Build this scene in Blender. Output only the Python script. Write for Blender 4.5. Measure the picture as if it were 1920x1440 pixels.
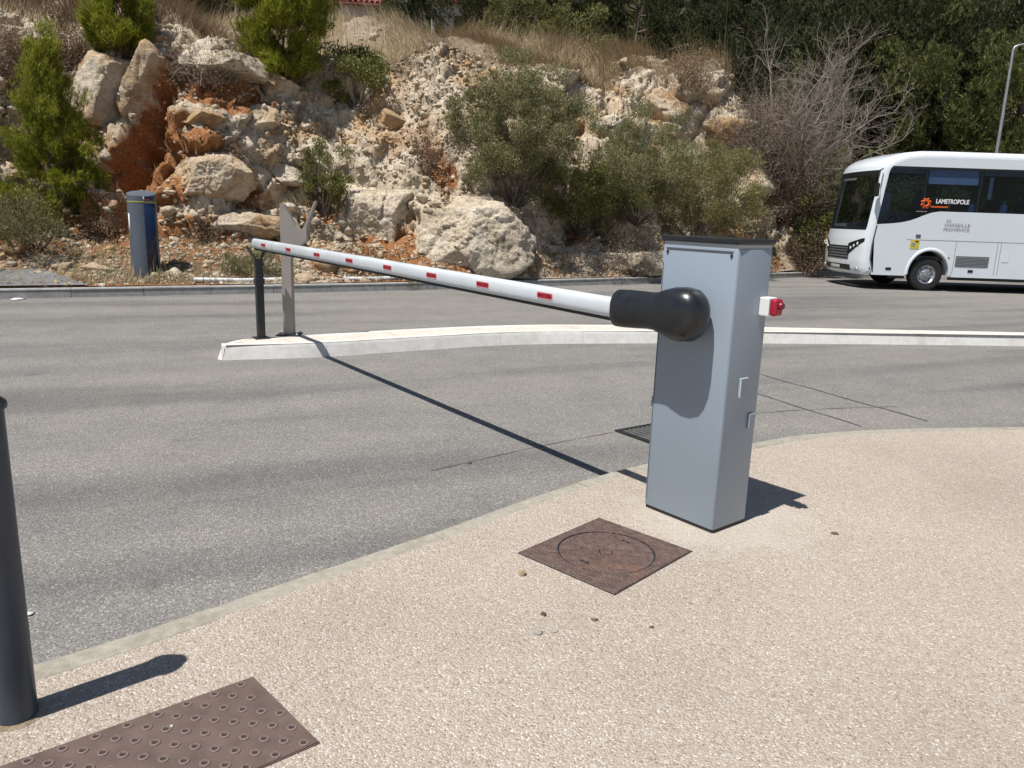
import bpy, bmesh, math
import numpy as np
from mathutils import Vector, Matrix
from mathutils.bvhtree import BVHTree

for _o in list(bpy.data.objects):
    bpy.data.objects.remove(_o)
S = bpy.context.scene
COL = S.collection
R = math.radians

# ------------------------------------------------------------------ camera
CH, PITCH, ROLL, FPX = 1.46, 12.5, 1.9, 1442.0
_p, _r = R(PITCH), R(ROLL)
C_F = np.array([0, math.cos(_p), -math.sin(_p)])
_up0 = np.array([0, math.sin(_p), math.cos(_p)])
_rt0 = np.array([1.0, 0, 0])
C_R = math.cos(_r) * _rt0 + math.sin(_r) * _up0
C_D = math.sin(_r) * _rt0 - math.cos(_r) * _up0
cam_d = bpy.data.cameras.new('camera')
cam = bpy.data.objects.new('camera', cam_d)
COL.objects.link(cam)
m = Matrix.Identity(4)
for i in range(3):
    m[i][0] = C_R[i]; m[i][1] = -C_D[i]; m[i][2] = -C_F[i]
m[0][3], m[1][3], m[2][3] = 0, 0, CH
cam.matrix_world = m
cam_d.sensor_fit = 'HORIZONTAL'
cam_d.sensor_width = 36
cam_d.lens = FPX / 1920 * 36
cam_d.clip_start = 0.05
cam_d.clip_end = 2000
S.camera = cam

# ------------------------------------------------------------------ light
SHX, SHY = 0.324, 0.297                    # shadow offset per metre of height
SUN_EL = math.atan2(1, math.hypot(SHX, SHY))
world = bpy.data.worlds.new('World'); S.world = world
world.use_nodes = True
nt = world.node_tree
sky = nt.nodes.new('ShaderNodeTexSky')
sky.sky_type = 'NISHITA'; sky.sun_disc = False
sky.sun_elevation = SUN_EL
sky.sun_rotation = math.atan2(-SHX, -SHY)
sky.air_density = 1.0; sky.dust_density = 0.6; sky.ozone_density = 1.5
bg = nt.nodes['Background']
nt.links.new(sky.outputs[0], bg.inputs[0])
bg.inputs[1].default_value = 0.066
sun_d = bpy.data.lights.new('sun', 'SUN')
sun_d.energy = 5.0; sun_d.angle = R(0.53); sun_d.color = (1.0, 0.972, 0.925)
sun = bpy.data.objects.new('sun', sun_d); COL.objects.link(sun)
sun.rotation_euler = Vector((SHX, SHY, -1)).to_track_quat('-Z', 'Y').to_euler()
sun.location = (-5, -5, 20)
S.view_settings.view_transform = 'Standard'
S.view_settings.look = 'None'
S.view_settings.gamma = 1
S.view_settings.exposure = 0.12

# ------------------------------------------------------------------ pixel helpers (photo pixels -> directions)
def ray(x, y):
    return (x - 960) / FPX * C_R + (y - 720) / FPX * C_D + C_F
def gnd(x, y, z=0.0):
    d = ray(x, y); t = (z - CH) / d[2]
    return np.array([0, 0, CH]) + t * d
def aty(x, y, Y):
    d = ray(x, y)
    return np.array([0, 0, CH]) + d * (Y / d[1])

# ------------------------------------------------------------------ object helpers
def mesh_np(name, V, Fq, mats=None, smooth=False, fmat=None):
    """V (n,3); Fq (m,k) uniform polygons"""
    me = bpy.data.meshes.new(name)
    V = np.asarray(V, np.float32); Fq = np.asarray(Fq, np.int32)
    k = Fq.shape[1]
    me.vertices.add(len(V)); me.vertices.foreach_set('co', V.ravel())
    me.loops.add(Fq.size); me.loops.foreach_set('vertex_index', Fq.ravel())
    me.polygons.add(len(Fq))
    me.polygons.foreach_set('loop_start', np.arange(0, Fq.size, k, dtype=np.int32))
    me.polygons.foreach_set('loop_total', np.full(len(Fq), k, np.int32))
    if smooth:
        me.polygons.foreach_set('use_smooth', np.ones(len(Fq), bool))
    for mm in (mats or []):
        me.materials.append(mm)
    if fmat is not None:
        me.polygons.foreach_set('material_index', np.asarray(fmat, np.int32))
    me.update(calc_edges=True); me.validate()
    return me
def mesh_bm(name, bm, mats=None, smooth=False):
    bmesh.ops.recalc_face_normals(bm, faces=bm.faces)
    me = bpy.data.meshes.new(name)
    bm.to_mesh(me); bm.free()
    for mm in (mats or []):
        me.materials.append(mm)
    if smooth:
        for p in me.polygons:
            p.use_smooth = True
    return me
def smooth_angle(me, ang=35):
    for p in me.polygons:
        p.use_smooth = True
    try:
        me.set_sharp_from_angle(angle=R(ang))
    except Exception:
        pass
    return me
def obj(name, me, parent=None, loc=None, rot=None):
    o = bpy.data.objects.new(name, me)
    COL.objects.link(o)
    if parent is not None:
        o.parent = parent
    if loc is not None:
        o.location = loc
    if rot is not None:
        o.rotation_euler = rot
    return o
def tag(o, label=None, cat=None, group=None, kind=None):
    if label: o['label'] = label
    if cat: o['category'] = cat
    if group: o['group'] = group
    if kind: o['kind'] = kind
    return o
def thing(name, label, cat, loc=(0, 0, 0), rz=0.0, group=None):
    o = bpy.data.objects.new(name, None); COL.objects.link(o)
    o.empty_display_size = 0.2
    o.location = [float(v) for v in loc]; o.rotation_euler = (0, 0, rz)
    return tag(o, label, cat, group)
def copy_tree(o, parent=None):
    c = o.copy(); COL.objects.link(c)
    if parent is not None:
        c.parent = parent
    for ch in list(o.children):
        copy_tree(ch, c)
    return c
def box_bm(bm, c, s, rot=None, bev=0.0, seg=2):
    r = bmesh.ops.create_cube(bm, size=1.0)
    vs = r['verts']
    bmesh.ops.scale(bm, vec=s, verts=vs)
    if bev > 0:
        es = list({e for v in vs for e in v.link_edges})
        rr = bmesh.ops.bevel(bm, geom=es, offset=bev, segments=seg, affect='EDGES', profile=0.5)
        vs = list({v for f in rr['faces'] for v in f.verts} | {v for v in vs if v.is_valid})
    if rot is not None:
        bmesh.ops.rotate(bm, cent=(0, 0, 0), matrix=rot, verts=vs)
    bmesh.ops.translate(bm, vec=c, verts=vs)
    return vs
def box_me(name, s, mat, bev=0.0, seg=2, off=(0, 0, 0)):
    bm = bmesh.new(); box_bm(bm, off, s, None, bev, seg)
    return mesh_bm(name, bm, [mat])
def lathe(name, prof, mats, n=32, smooth=True, fm=None):
    """prof list of (r,z)"""
    V = []; F = []; M = []
    a = np.linspace(0, 2 * math.pi, n, endpoint=False)
    for r, z in prof:
        V += [(r * math.cos(t), r * math.sin(t), z) for t in a]
    for i in range(len(prof) - 1):
        for j in range(n):
            k = (j + 1) % n
            F.append((i * n + j, i * n + k, (i + 1) * n + k, (i + 1) * n + j))
            M.append(fm[i] if fm else 0)
    me = mesh_np(name, V, F, mats, False, M)
    if smooth:
        smooth_angle(me, 40)
    return me
def tube_arrays(path, rad, n=6):
    P = np.asarray(path, float); k = len(P)
    rad = np.broadcast_to(np.asarray(rad, float), (k,))
    T = np.gradient(P, axis=0); T /= np.linalg.norm(T, axis=1)[:, None] + 1e-9
    ref = np.array([0.31, 0.17, 0.94]) if abs(T[0][2]) < 0.9 else np.array([1.0, 0.1, 0])
    A = np.cross(T, ref); A /= np.linalg.norm(A, axis=1)[:, None] + 1e-9
    B = np.cross(T, A)
    a = np.linspace(0, 2 * math.pi, n, endpoint=False)
    V = P[:, None, :] + rad[:, None, None] * (A[:, None, :] * np.cos(a)[None, :, None] + B[:, None, :] * np.sin(a)[None, :, None])
    V = V.reshape(-1, 3)
    i = np.arange(k - 1)[:, None] * n; j = np.arange(n)[None, :]; jn = (j + 1) % n
    F = np.stack([i + j, i + jn, i + n + jn, i + n + j], -1).reshape(-1, 4)
    return V, F
def join_arrays(lst):
    Vs, Fs, o = [], [], 0
    for V, F in lst:
        Vs.append(V); Fs.append(np.asarray(F) + o); o += len(V)
    return np.concatenate(Vs), np.concatenate(Fs)
def poly_prism(name, pts, depth, mats, axis='y', bev=0.0):
    """2D polygon (x,z) extruded in y by depth centred"""
    bm = bmesh.new()
    vs = [bm.verts.new((x, -depth / 2, z)) for x, z in pts]
    f = bm.faces.new(vs)
    r = bmesh.ops.extrude_face_region(bm, geom=[f])
    bmesh.ops.translate(bm, vec=(0, depth, 0), verts=[v for v in r['geom'] if isinstance(v, bmesh.types.BMVert)])
    if bev:
        bmesh.ops.bevel(bm, geom=list(bm.edges), offset=bev, segments=2, affect='EDGES')
    return mesh_bm(name, bm, mats)

# ------------------------------------------------------------------ numpy noise
def _hash(ix, iy, iz, s):
    n = (ix.astype(np.int64) * 374761393 + iy.astype(np.int64) * 668265263 + iz.astype(np.int64) * 2147483647 + s * 1274126177) & 0xFFFFFFFF
    n = ((n ^ (n >> 13)) * 1274126177) & 0xFFFFFFFF
    n = ((n ^ (n >> 16)) * 2246822519) & 0xFFFFFFFF
    n = n ^ (n >> 15)
    return (n & 0xFFFFFF) / float(0xFFFFFF)
def vnoise(P, s=0):
    i = np.floor(P).astype(np.int64); f = P - i; f = f * f * (3 - 2 * f)
    x, y, z = i[:, 0], i[:, 1], i[:, 2]
    out = 0
    for dx in (0, 1):
        for dy in (0, 1):
            for dz in (0, 1):
                w = (f[:, 0] if dx else 1 - f[:, 0]) * (f[:, 1] if dy else 1 - f[:, 1]) * (f[:, 2] if dz else 1 - f[:, 2])
                out = out + w * _hash(x + dx, y + dy, z + dz, s)
    return out * 2 - 1
def fbm(P, o=4, s=0, g=0.5):
    a, t, q = 1.0, 0, np.asarray(P, float)
    for k in range(o):
        t = t + a * vnoise(q, s + k); a *= g; q = q * 2.03 + 11.7
    return t
def blocks(P, scale, s=0, tilt=0.8):
    """faceted fractured-rock offset and crack distance"""
    Q = np.asarray(P, float) / scale
    i0 = np.floor(Q).astype(np.int64)
    n = len(Q)
    d1 = np.full(n, 9e9); d2 = np.full(n, 9e9); val = np.zeros(n)
    for dx in (-1, 0, 1):
        for dy in (-1, 0, 1):
            for dz in (-1, 0, 1):
                c = i0 + np.array([dx, dy, dz])
                h = [_hash(c[:, 0], c[:, 1], c[:, 2], s + k) for k in range(3)]
                rel = Q - (c + np.stack(h, -1))
                dd = (rel ** 2).sum(-1)
                b = dd < d1
                d2 = np.where(b, d1, np.minimum(d2, dd))
                d1 = np.where(b, dd, d1)
                g = np.stack([_hash(c[:, 0], c[:, 1], c[:, 2], s + 5 + k) - 0.5 for k in range(3)], -1)
                v = (_hash(c[:, 0], c[:, 1], c[:, 2], s + 9) - 0.5) + tilt * 2 * (g * rel).sum(-1)
                val = np.where(b, v, val)
    return val * scale, (np.sqrt(d2) - np.sqrt(d1)) * scale

# ------------------------------------------------------------------ materials
def new_mat(name):
    mt = bpy.data.materials.new(name); mt.use_nodes = True
    n = mt.node_tree
    return mt, n, n.nodes['Principled BSDF']
def plain(name, col, rough=0.5, metal=0.0, spec=0.5, var=0.08, scale=6.0, bump=0.0, bscale=80.0, coat=0.0):
    mt, n, b = new_mat(name)
    b.inputs['Roughness'].default_value = rough
    b.inputs['Metallic'].default_value = metal
    b.inputs['Specular IOR Level'].default_value = spec
    b.inputs['Coat Weight'].default_value = coat
    tc = n.nodes.new('ShaderNodeTexCoord')
    ns = n.nodes.new('ShaderNodeTexNoise'); ns.inputs['Scale'].default_value = scale; ns.inputs['Detail'].default_value = 6
    n.links.new(tc.outputs['Object'], ns.inputs['Vector'])
    rp = n.nodes.new('ShaderNodeValToRGB')
    rp.color_ramp.elements[0].position = 0.3; rp.color_ramp.elements[1].position = 0.72
    c = np.array(col)
    rp.color_ramp.elements[0].color = (*np.clip(c * (1 - var), 0, 1), 1)
    rp.color_ramp.elements[1].color = (*np.clip(c * (1 + var), 0, 1), 1)
    n.links.new(ns.outputs[0], rp.inputs[0]); n.links.new(rp.outputs[0], b.inputs['Base Color'])
    mr = n.nodes.new('ShaderNodeMapRange')
    mr.inputs[3].default_value = max(0.02, rough - 0.08); mr.inputs[4].default_value = min(1, rough + 0.1)
    n.links.new(ns.outputs[0], mr.inputs[0]); n.links.new(mr.outputs[0], b.inputs['Roughness'])
    if bump:
        nb = n.nodes.new('ShaderNodeTexNoise'); nb.inputs['Scale'].default_value = bscale; nb.inputs['Detail'].default_value = 4
        n.links.new(tc.outputs['Object'], nb.inputs['Vector'])
        bp = n.nodes.new('ShaderNodeBump'); bp.inputs['Strength'].default_value = bump; bp.inputs['Distance'].default_value = 0.01
        n.links.new(nb.outputs[0], bp.inputs['Height']); n.links.new(bp.outputs[0], b.inputs['Normal'])
    return mt
def ramp(n, elems, inter='LINEAR'):
    rp = n.nodes.new('ShaderNodeValToRGB'); cr = rp.color_ramp; cr.interpolation = inter
    while len(cr.elements) < len(elems):
        cr.elements.new(0.5)
    for e, (p, c) in zip(cr.elements, elems):
        e.position = p; e.color = (*c, 1)
    return rp
def mixc(n, a, b, fac, mode='MIX'):
    mx = n.nodes.new('ShaderNodeMix'); mx.data_type = 'RGBA'; mx.blend_type = mode
    for v, i in ((fac, 0), (a, 6), (b, 7)):
        if hasattr(v, 'links'):
            n.links.new(v, mx.inputs[i])
        elif i == 0:
            mx.inputs[0].default_value = v
        else:
            mx.inputs[i].default_value = (*v, 1)
    return mx.outputs[2]
def mathn(n, op, a, b=None, c=None):
    q = n.nodes.new('ShaderNodeMath'); q.operation = op
    for i, v in enumerate((a, b, c)):
        if v is None: continue
        if hasattr(v, 'links'): n.links.new(v, q.inputs[i])
        else: q.inputs[i].default_value = v
    return q.outputs[0]
def tex(n, kind, scale, vec, **kw):
    t = n.nodes.new('ShaderNodeTex' + kind); t.inputs['Scale'].default_value = scale
    for k, v in kw.items():
        if k in t.inputs: t.inputs[k].default_value = v
        else: setattr(t, k, v)
    n.links.new(vec, t.inputs['Vector'])
    return t

def mat_aggregate():
    """exposed-aggregate pavement: pebbles set in pale beige mortar"""
    mt, n, b = new_mat('exposed_aggregate')
    g = n.nodes.new('ShaderNodeNewGeometry'); P = g.outputs['Position']
    v = tex(n, 'Voronoi', 150, P); v2 = tex(n, 'Voronoi', 150, P, feature='DISTANCE_TO_EDGE')
    v3 = tex(n, 'Voronoi', 75, P)
    sep = n.nodes.new('ShaderNodeSeparateColor'); n.links.new(v.outputs['Color'], sep.inputs[0])
    peb = ramp(n, [(0.0, (0.25, 0.195, 0.145)), (0.16, (0.40, 0.335, 0.265)), (0.5, (0.475, 0.405, 0.335)), (0.78, (0.55, 0.485, 0.41)), (0.90, (0.72, 0.675, 0.61)), (1.0, (0.35, 0.31, 0.28))])
    n.links.new(sep.outputs[0], peb.inputs[0])
    edge = n.nodes.new('ShaderNodeMapRange'); edge.inputs[1].default_value = 0.02; edge.inputs[2].default_value = 0.16
    n.links.new(v2.outputs['Distance'], edge.inputs[0])
    c = mixc(n, (0.38, 0.31, 0.245), peb.outputs[0], edge.outputs[0])
    big = tex(n, 'Noise', 0.9, P, Detail=6.0, Roughness=0.6)
    br = ramp(n, [(0.28, (0.88, 0.87, 0.86)), (0.5, (1.01, 1.01, 1.01)), (0.72, (1.10, 1.105, 1.11))])
    n.links.new(big.outputs[0], br.inputs[0])
    c = mixc(n, c, br.outputs[0], 1.0, 'MULTIPLY')
    st = tex(n, 'Noise', 7.0, P, Detail=8.0, Roughness=0.7)
    sr = ramp(n, [(0.62, (1, 1, 1)), (0.78, (0.80, 0.78, 0.76))])
    n.links.new(st.outputs[0], sr.inputs[0])
    c = mixc(n, c, sr.outputs[0], 0.8, 'MULTIPLY')
    # cement left on the surface where the cabinet footing was poured
    vm = n.nodes.new('ShaderNodeVectorMath'); vm.operation = 'DISTANCE'; n.links.new(P, vm.inputs[0]); vm.inputs[1].default_value = (0.98, 3.44, 0.08)
    dm_ = mathn(n, 'ADD', vm.outputs['Value'], mathn(n, 'MULTIPLY', mathn(n, 'SUBTRACT', st.outputs[0], 0.5), 0.7))
    fr_c = ramp(n, [(0.26, (1, 1, 1)), (0.50, (0, 0, 0))]); n.links.new(dm_, fr_c.inputs[0])
    c = mixc(n, c, (0.56, 0.51, 0.44), mathn(n, 'MULTIPLY', fr_c.outputs[0], 0.5))
    n.links.new(c, b.inputs['Base Color'])
    b.inputs['Roughness'].default_value = 0.8; b.inputs['Specular IOR Level'].default_value = 0.35
    h = mathn(n, 'ADD', mathn(n, 'MULTIPLY', v.outputs['Distance'], -1.0), mathn(n, 'MULTIPLY', v3.outputs['Distance'], -0.5))
    bp = n.nodes.new('ShaderNodeBump'); bp.inputs['Strength'].default_value = 0.75; bp.inputs['Distance'].default_value = 0.006
    n.links.new(h, bp.inputs['Height']); n.links.new(bp.outputs[0], b.inputs['Normal'])
    return mt
def mat_asphalt():
    mt, n, b = new_mat('worn_asphalt')
    g = n.nodes.new('ShaderNodeNewGeometry'); P = g.outputs['Position']
    v = tex(n, 'Voronoi', 165, P)
    sep = n.nodes.new('ShaderNodeSeparateColor'); n.links.new(v.outputs['Color'], sep.inputs[0])
    peb = ramp(n, [(0.0, (0.150, 0.143, 0.134)), (0.45, (0.210, 0.201, 0.190)), (0.8, (0.258, 0.247, 0.233)), (0.94, (0.33, 0.318, 0.30)), (1.0, (0.44, 0.425, 0.40))])
    n.links.new(sep.outputs[0], peb.inputs[0])
    # wheel tracks: bands that follow the direction of travel (rotated, stretched noise)
    mp = n.nodes.new('ShaderNodeMapping'); mp.vector_type = 'TEXTURE'
    mp.inputs['Rotation'].default_value = (0, 0, R(23)); mp.inputs['Scale'].default_value = (7.0, 0.75, 1)
    n.links.new(P, mp.inputs['Vector'])
    band = tex(n, 'Noise', 1.0, mp.outputs[0], Detail=3.0, Roughness=0.45)
    br = ramp(n, [(0.36, (0.74, 0.745, 0.75)), (0.49, (0.97, 0.965, 0.955)), (0.66, (1.08, 1.06, 1.03))])
    n.links.new(band.outputs[0], br.inputs[0])
    c = mixc(n, peb.outputs[0], br.outputs[0], 1.0, 'MULTIPLY')
    cl = tex(n, 'Noise', 2.3, P, Detail=7.0, Roughness=0.65)
    cr = ramp(n, [(0.3, (0.90, 0.90, 0.905)), (0.7, (1.10, 1.085, 1.06))])
    n.links.new(cl.outputs[0], cr.inputs[0])
    c = mixc(n, c, cr.outputs[0], 1.0, 'MULTIPLY')
    # dust gathered on the surface
    du = tex(n, 'Noise', 0.55, P, Detail=4.0)
    dr = ramp(n, [(0.5, (0, 0, 0)), (0.8, (0.22, 0.22, 0.22))])
    n.links.new(du.outputs[0], dr.inputs[0])
    c = mixc(n, c, (0.30, 0.265, 0.215), dr.outputs[0])
    oi = tex(n, 'Noise', 3.1, P, Detail=2.0, Roughness=0.4)
    orp = ramp(n, [(0.70, (1, 1, 1)), (0.80, (0.78, 0.77, 0.76))]); n.links.new(oi.outputs[0], orp.inputs[0])
    c = mixc(n, c, orp.outputs[0], 1.0, 'MULTIPLY')
    n.links.new(c, b.inputs['Base Color'])
    b.inputs['Roughness'].default_value = 0.88; b.inputs['Specular IOR Level'].default_value = 0.12
    bp = n.nodes.new('ShaderNodeBump'); bp.inputs['Strength'].default_value = 0.65; bp.inputs['Distance'].default_value = 0.005
    n.links.new(mathn(n, 'MULTIPLY', v.outputs['Distance'], -1.0), bp.inputs['Height']); n.links.new(bp.outputs[0], b.inputs['Normal'])
    return mt
def mat_stone(name, cols, scale=14.0, bump=0.5, stain=(0.6, 0.58, 0.55), rough=0.85):
    mt, n, b = new_mat(name)
    g = n.nodes.new('ShaderNodeNewGeometry'); P = g.outputs['Position']
    a = tex(n, 'Noise', scale, P, Detail=8.0, Roughness=0.65)
    rp = ramp(n, [(0.28, cols[0]), (0.5, cols[1]), (0.72, cols[2])]); n.links.new(a.outputs[0], rp.inputs[0])
    s = tex(n, 'Noise', scale * 0.22, P, Detail=7.0, Roughness=0.7)
    sr = ramp(n, [(0.5, (1, 1, 1)), (0.72, stain)]); n.links.new(s.outputs[0], sr.inputs[0])
    c = mixc(n, rp.outputs[0], sr.outputs[0], 0.9, 'MULTIPLY')
    n.links.new(c, b.inputs['Base Color'])
    b.inputs['Roughness'].default_value = rough; b.inputs['Specular IOR Level'].default_value = 0.25
    f = tex(n, 'Noise', scale * 7, P, Detail=5.0)
    bp = n.nodes.new('ShaderNodeBump'); bp.inputs['Strength'].default_value = bump; bp.inputs['Distance'].default_value = 0.006
    n.links.new(f.outputs[0], bp.inputs['Height']); n.links.new(bp.outputs[0], b.inputs['Normal'])
    return mt
def mat_rock(name, use_attr=False, warm=0.0, grey=0.0):
    """fractured limestone; per-vertex 'soil' paints red earth, 'humus' dry litter"""
    mt, n, b = new_mat(name)
    g = n.nodes.new('ShaderNodeNewGeometry'); P = g.outputs['Position']
    a = tex(n, 'Noise', 1.6, P, Detail=9.0, Roughness=0.68)
    k = 1 - grey
    rp = ramp(n, [(0.25, (0.20, 0.165, 0.13)), (0.36, (0.47, 0.385, 0.285)), (0.47, (0.66, 0.555, 0.415)), (0.62, (0.77, 0.675, 0.54)), (0.78, (0.50, 0.435, 0.365))])
    n.links.new(a.outputs[0], rp.inputs[0])
    w = tex(n, 'Noise', 0.75, P, Detail=7.0, Roughness=0.6)
    wr = ramp(n, [(0.50 - 0.16 * warm + 0.2 * grey, (0, 0, 0)), (0.64 - 0.1 * warm + 0.2 * grey, (1, 1, 1))])
    n.links.new(w.outputs[0], wr.inputs[0])
    och = tex(n, 'Noise', 5.0, P, Detail=6.0, Roughness=0.7)
    orr = ramp(n, [(0.3, (0.30, 0.14, 0.05)), (0.5, (0.50, 0.29, 0.12)), (0.7, (0.64, 0.46, 0.26))])
    n.links.new(och.outputs[0], orr.inputs[0])
    c = mixc(n, rp.outputs[0], orr.outputs[0], mathn(n, 'MULTIPLY', wr.outputs[0], 0.8))
    # lichen / grey weathering
    li = tex(n, 'Noise', 9.0, P, Detail=6.0, Roughness=0.75)
    lr = ramp(n, [(0.52, (0, 0, 0)), (0.66, (1, 1, 1))]); n.links.new(li.outputs[0], lr.inputs[0])
    c = mixc(n, c, (0.235, 0.225, 0.21), mathn(n, 'MULTIPLY', lr.outputs[0], 0.26 + 0.30 * grey))
    pt = tex(n, 'Voronoi', 21.0, P, Randomness=1.0)
    pr = ramp(n, [(0.0, (0.40, 0.37, 0.34)), (0.2, (1, 1, 1))]); n.links.new(pt.outputs['Distance'], pr.inputs[0])
    c = mixc(n, c, pr.outputs[0], 0.55, 'MULTIPLY')
    sp_ = tex(n, 'Noise', 30.0, P, Detail=5.0, Roughness=0.8)
    spr = ramp(n, [(0.36, (0.34, 0.32, 0.30)), (0.47, (1.0, 0.99, 0.98)), (0.62, (1.35, 1.34, 1.32))]); n.links.new(sp_.outputs[0], spr.inputs[0])
    c = mixc(n, c, spr.outputs[0], 0.22 + 0.5 * grey, 'MULTIPLY')
    wv = tex(n, 'Noise', 2.5, P, Detail=4.0)
    wmx = n.nodes.new('ShaderNodeVectorMath'); wmx.operation = 'MULTIPLY_ADD'; n.links.new(wv.outputs['Color'], wmx.inputs[0]); wmx.inputs[1].default_value = (0.45, 0.45, 0.45); n.links.new(P, wmx.inputs[2])
    fk_ = tex(n, 'Voronoi', 2.6, wmx.outputs[0], feature='DISTANCE_TO_EDGE')
    fkr = ramp(n, [(0.0, (0.30, 0.24, 0.19)), (0.035, (1, 1, 1))]); n.links.new(fk_.outputs[0], fkr.inputs[0])
    c = mixc(n, c, fkr.outputs[0], 0.4, 'MULTIPLY')
    if use_attr:
        at = n.nodes.new('ShaderNodeAttribute'); at.attribute_name = 'soil'
        an = tex(n, 'Noise', 16.0, P, Detail=6.0, Roughness=0.75)
        so = ramp(n, [(0.28, (0.17, 0.070, 0.032)), (0.46, (0.36, 0.155, 0.062)), (0.60, (0.47, 0.235, 0.105)), (0.74, (0.56, 0.37, 0.22))])
        n.links.new(an.outputs[0], so.inputs[0])
        f = mathn(n, 'ADD', at.outputs['Fac'], mathn(n, 'MULTIPLY', mathn(n, 'SUBTRACT', a.outputs[0], 0.5), 1.6))
        fr = ramp(n, [(0.42, (0, 0, 0)), (0.6, (1, 1, 1))]); n.links.new(f, fr.inputs[0])
        c = mixc(n, c, so.outputs[0], fr.outputs[0])
        at2 = n.nodes.new('ShaderNodeAttribute'); at2.attribute_name = 'humus'
        hn = tex(n, 'Noise', 22.0, P, Detail=7.0, Roughness=0.8)
        ho = ramp(n, [(0.3, (0.14, 0.105, 0.072)), (0.46, (0.31, 0.24, 0.17)), (0.6, (0.45, 0.37, 0.28)), (0.75, (0.62, 0.55, 0.46))])
        n.links.new(hn.outputs[0], ho.inputs[0])
        f2 = mathn(n, 'ADD', at2.outputs['Fac'], mathn(n, 'MULTIPLY', mathn(n, 'SUBTRACT', w.outputs[0], 0.5), 1.5))
        fr2 = ramp(n, [(0.42, (0, 0, 0)), (0.6, (1, 1, 1))]); n.links.new(f2, fr2.inputs[0])
        c = mixc(n, c, ho.outputs[0], fr2.outputs[0])
    n.links.new(c, b.inputs['Base Color'])
    b.inputs['Roughness'].default_value = 0.92; b.inputs['Specular IOR Level'].default_value = 0.15
    h1 = tex(n, 'Noise', 6.0, P, Detail=10.0, Roughness=0.7)
    h3 = tex(n, 'Noise', 28.0, P, Detail=6.0, Roughness=0.75)
    hh = mathn(n, 'ADD', h1.outputs[0], mathn(n, 'MULTIPLY', h3.outputs[0], 0.45))
    bp = n.nodes.new('ShaderNodeBump'); bp.inputs['Strength'].default_value = 0.9; bp.inputs['Distance'].default_value = 0.09
    n.links.new(hh, bp.inputs['Height']); n.links.new(bp.outputs[0], b.inputs['Normal'])
    return mt
def mat_leaf(name, cols, trans=0.3, rough=0.6):
    mt, n, b = new_mat(name)
    g = n.nodes.new('ShaderNodeNewGeometry')
    rp = ramp(n, [(i / (len(cols) - 1), c) for i, c in enumerate(cols)])
    nz = tex(n, 'Noise', 1.7, g.outputs['Position'], Detail=3.0)
    f = mathn(n, 'ADD', mathn(n, 'MULTIPLY', g.outputs['Random Per Island'], 0.62), mathn(n, 'MULTIPLY', mathn(n, 'SUBTRACT', nz.outputs[0], 0.3), 0.95))
    n.links.new(f, rp.inputs[0]); n.links.new(rp.outputs[0], b.inputs['Base Color'])
    b.inputs['Roughness'].default_value = rough; b.inputs['Specular IOR Level'].default_value = 0.3
    tr = n.nodes.new('ShaderNodeBsdfTranslucent'); n.links.new(rp.outputs[0], tr.inputs[0])
    mx = n.nodes.new('ShaderNodeMixShader'); mx.inputs[0].default_value = trans
    n.links.new(b.outputs[0], mx.inputs[1]); n.links.new(tr.outputs[0], mx.inputs[2])
    n.links.new(mx.outputs[0], n.nodes['Material Output'].inputs['Surface'])
    return mt
def mat_glass(name, tint, rough=0.02):
    mt, n, b = new_mat(name)
    t = n.nodes.new('ShaderNodeBsdfTransparent'); t.inputs[0].default_value = (*tint, 1)
    gl = n.nodes.new('ShaderNodeBsdfGlossy'); gl.inputs['Roughness'].default_value = rough
    lw_ = n.nodes.new('ShaderNodeLayerWeight'); lw_.inputs[0].default_value = 0.5
    fr_o = mathn(n, 'ADD', 0.03, mathn(n, 'MULTIPLY', mathn(n, 'POWER', lw_.outputs['Facing'], 4.0), 0.6))
    mx = n.nodes.new('ShaderNodeMixShader')
    n.links.new(fr_o, mx.inputs[0]); n.links.new(t.outputs[0], mx.inputs[1]); n.links.new(gl.outputs[0], mx.inputs[2])
    n.links.new(mx.outputs[0], n.nodes['Material Output'].inputs['Surface'])
    return mt
def mat_rust():
    mt, n, b = new_mat('brown_cast_iron')
    g = n.nodes.new('ShaderNodeNewGeometry'); P = g.outputs['Position']
    a = tex(n, 'Noise', 26.0, P, Detail=8.0, Roughness=0.7)
    rp = ramp(n, [(0.3, (0.070, 0.042, 0.034)), (0.5, (0.122, 0.077, 0.063)), (0.7, (0.18, 0.123, 0.102))]); n.links.new(a.outputs[0], rp.inputs[0])
    w = tex(n, 'Noise', 5.0, P, Detail=5.0)
    wr = ramp(n, [(0.56, (0, 0, 0)), (0.72, (1, 1, 1))]); n.links.new(w.outputs[0], wr.inputs[0])
    c = mixc(n, rp.outputs[0], (0.20, 0.095, 0.06), mathn(n, 'MULTIPLY', wr.outputs[0], 0.6))
    s = tex(n, 'Noise', 190.0, P, Detail=2.0)
    sr = ramp(n, [(0.66, (0, 0, 0)), (0.74, (1, 1, 1))]); n.links.new(s.outputs[0], sr.inputs[0])
    c = mixc(n, c, (0.40, 0.33, 0.29), mathn(n, 'MULTIPLY', sr.outputs[0], 0.75))
    n.links.new(c, b.inputs['Base Color'])
    b.inputs['Roughness'].default_value = 0.62; b.inputs['Metallic'].default_value = 0.0
    v = tex(n, 'Voronoi', 85.0, P)
    bp = n.nodes.new('ShaderNodeBump'); bp.inputs['Strength'].default_value = 1.0; bp.inputs['Distance'].default_value = 0.006
    n.links.new(v.outputs['Distance'], bp.inputs['Height']); n.links.new(bp.outputs[0], b.inputs['Normal'])
    return mt

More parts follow.
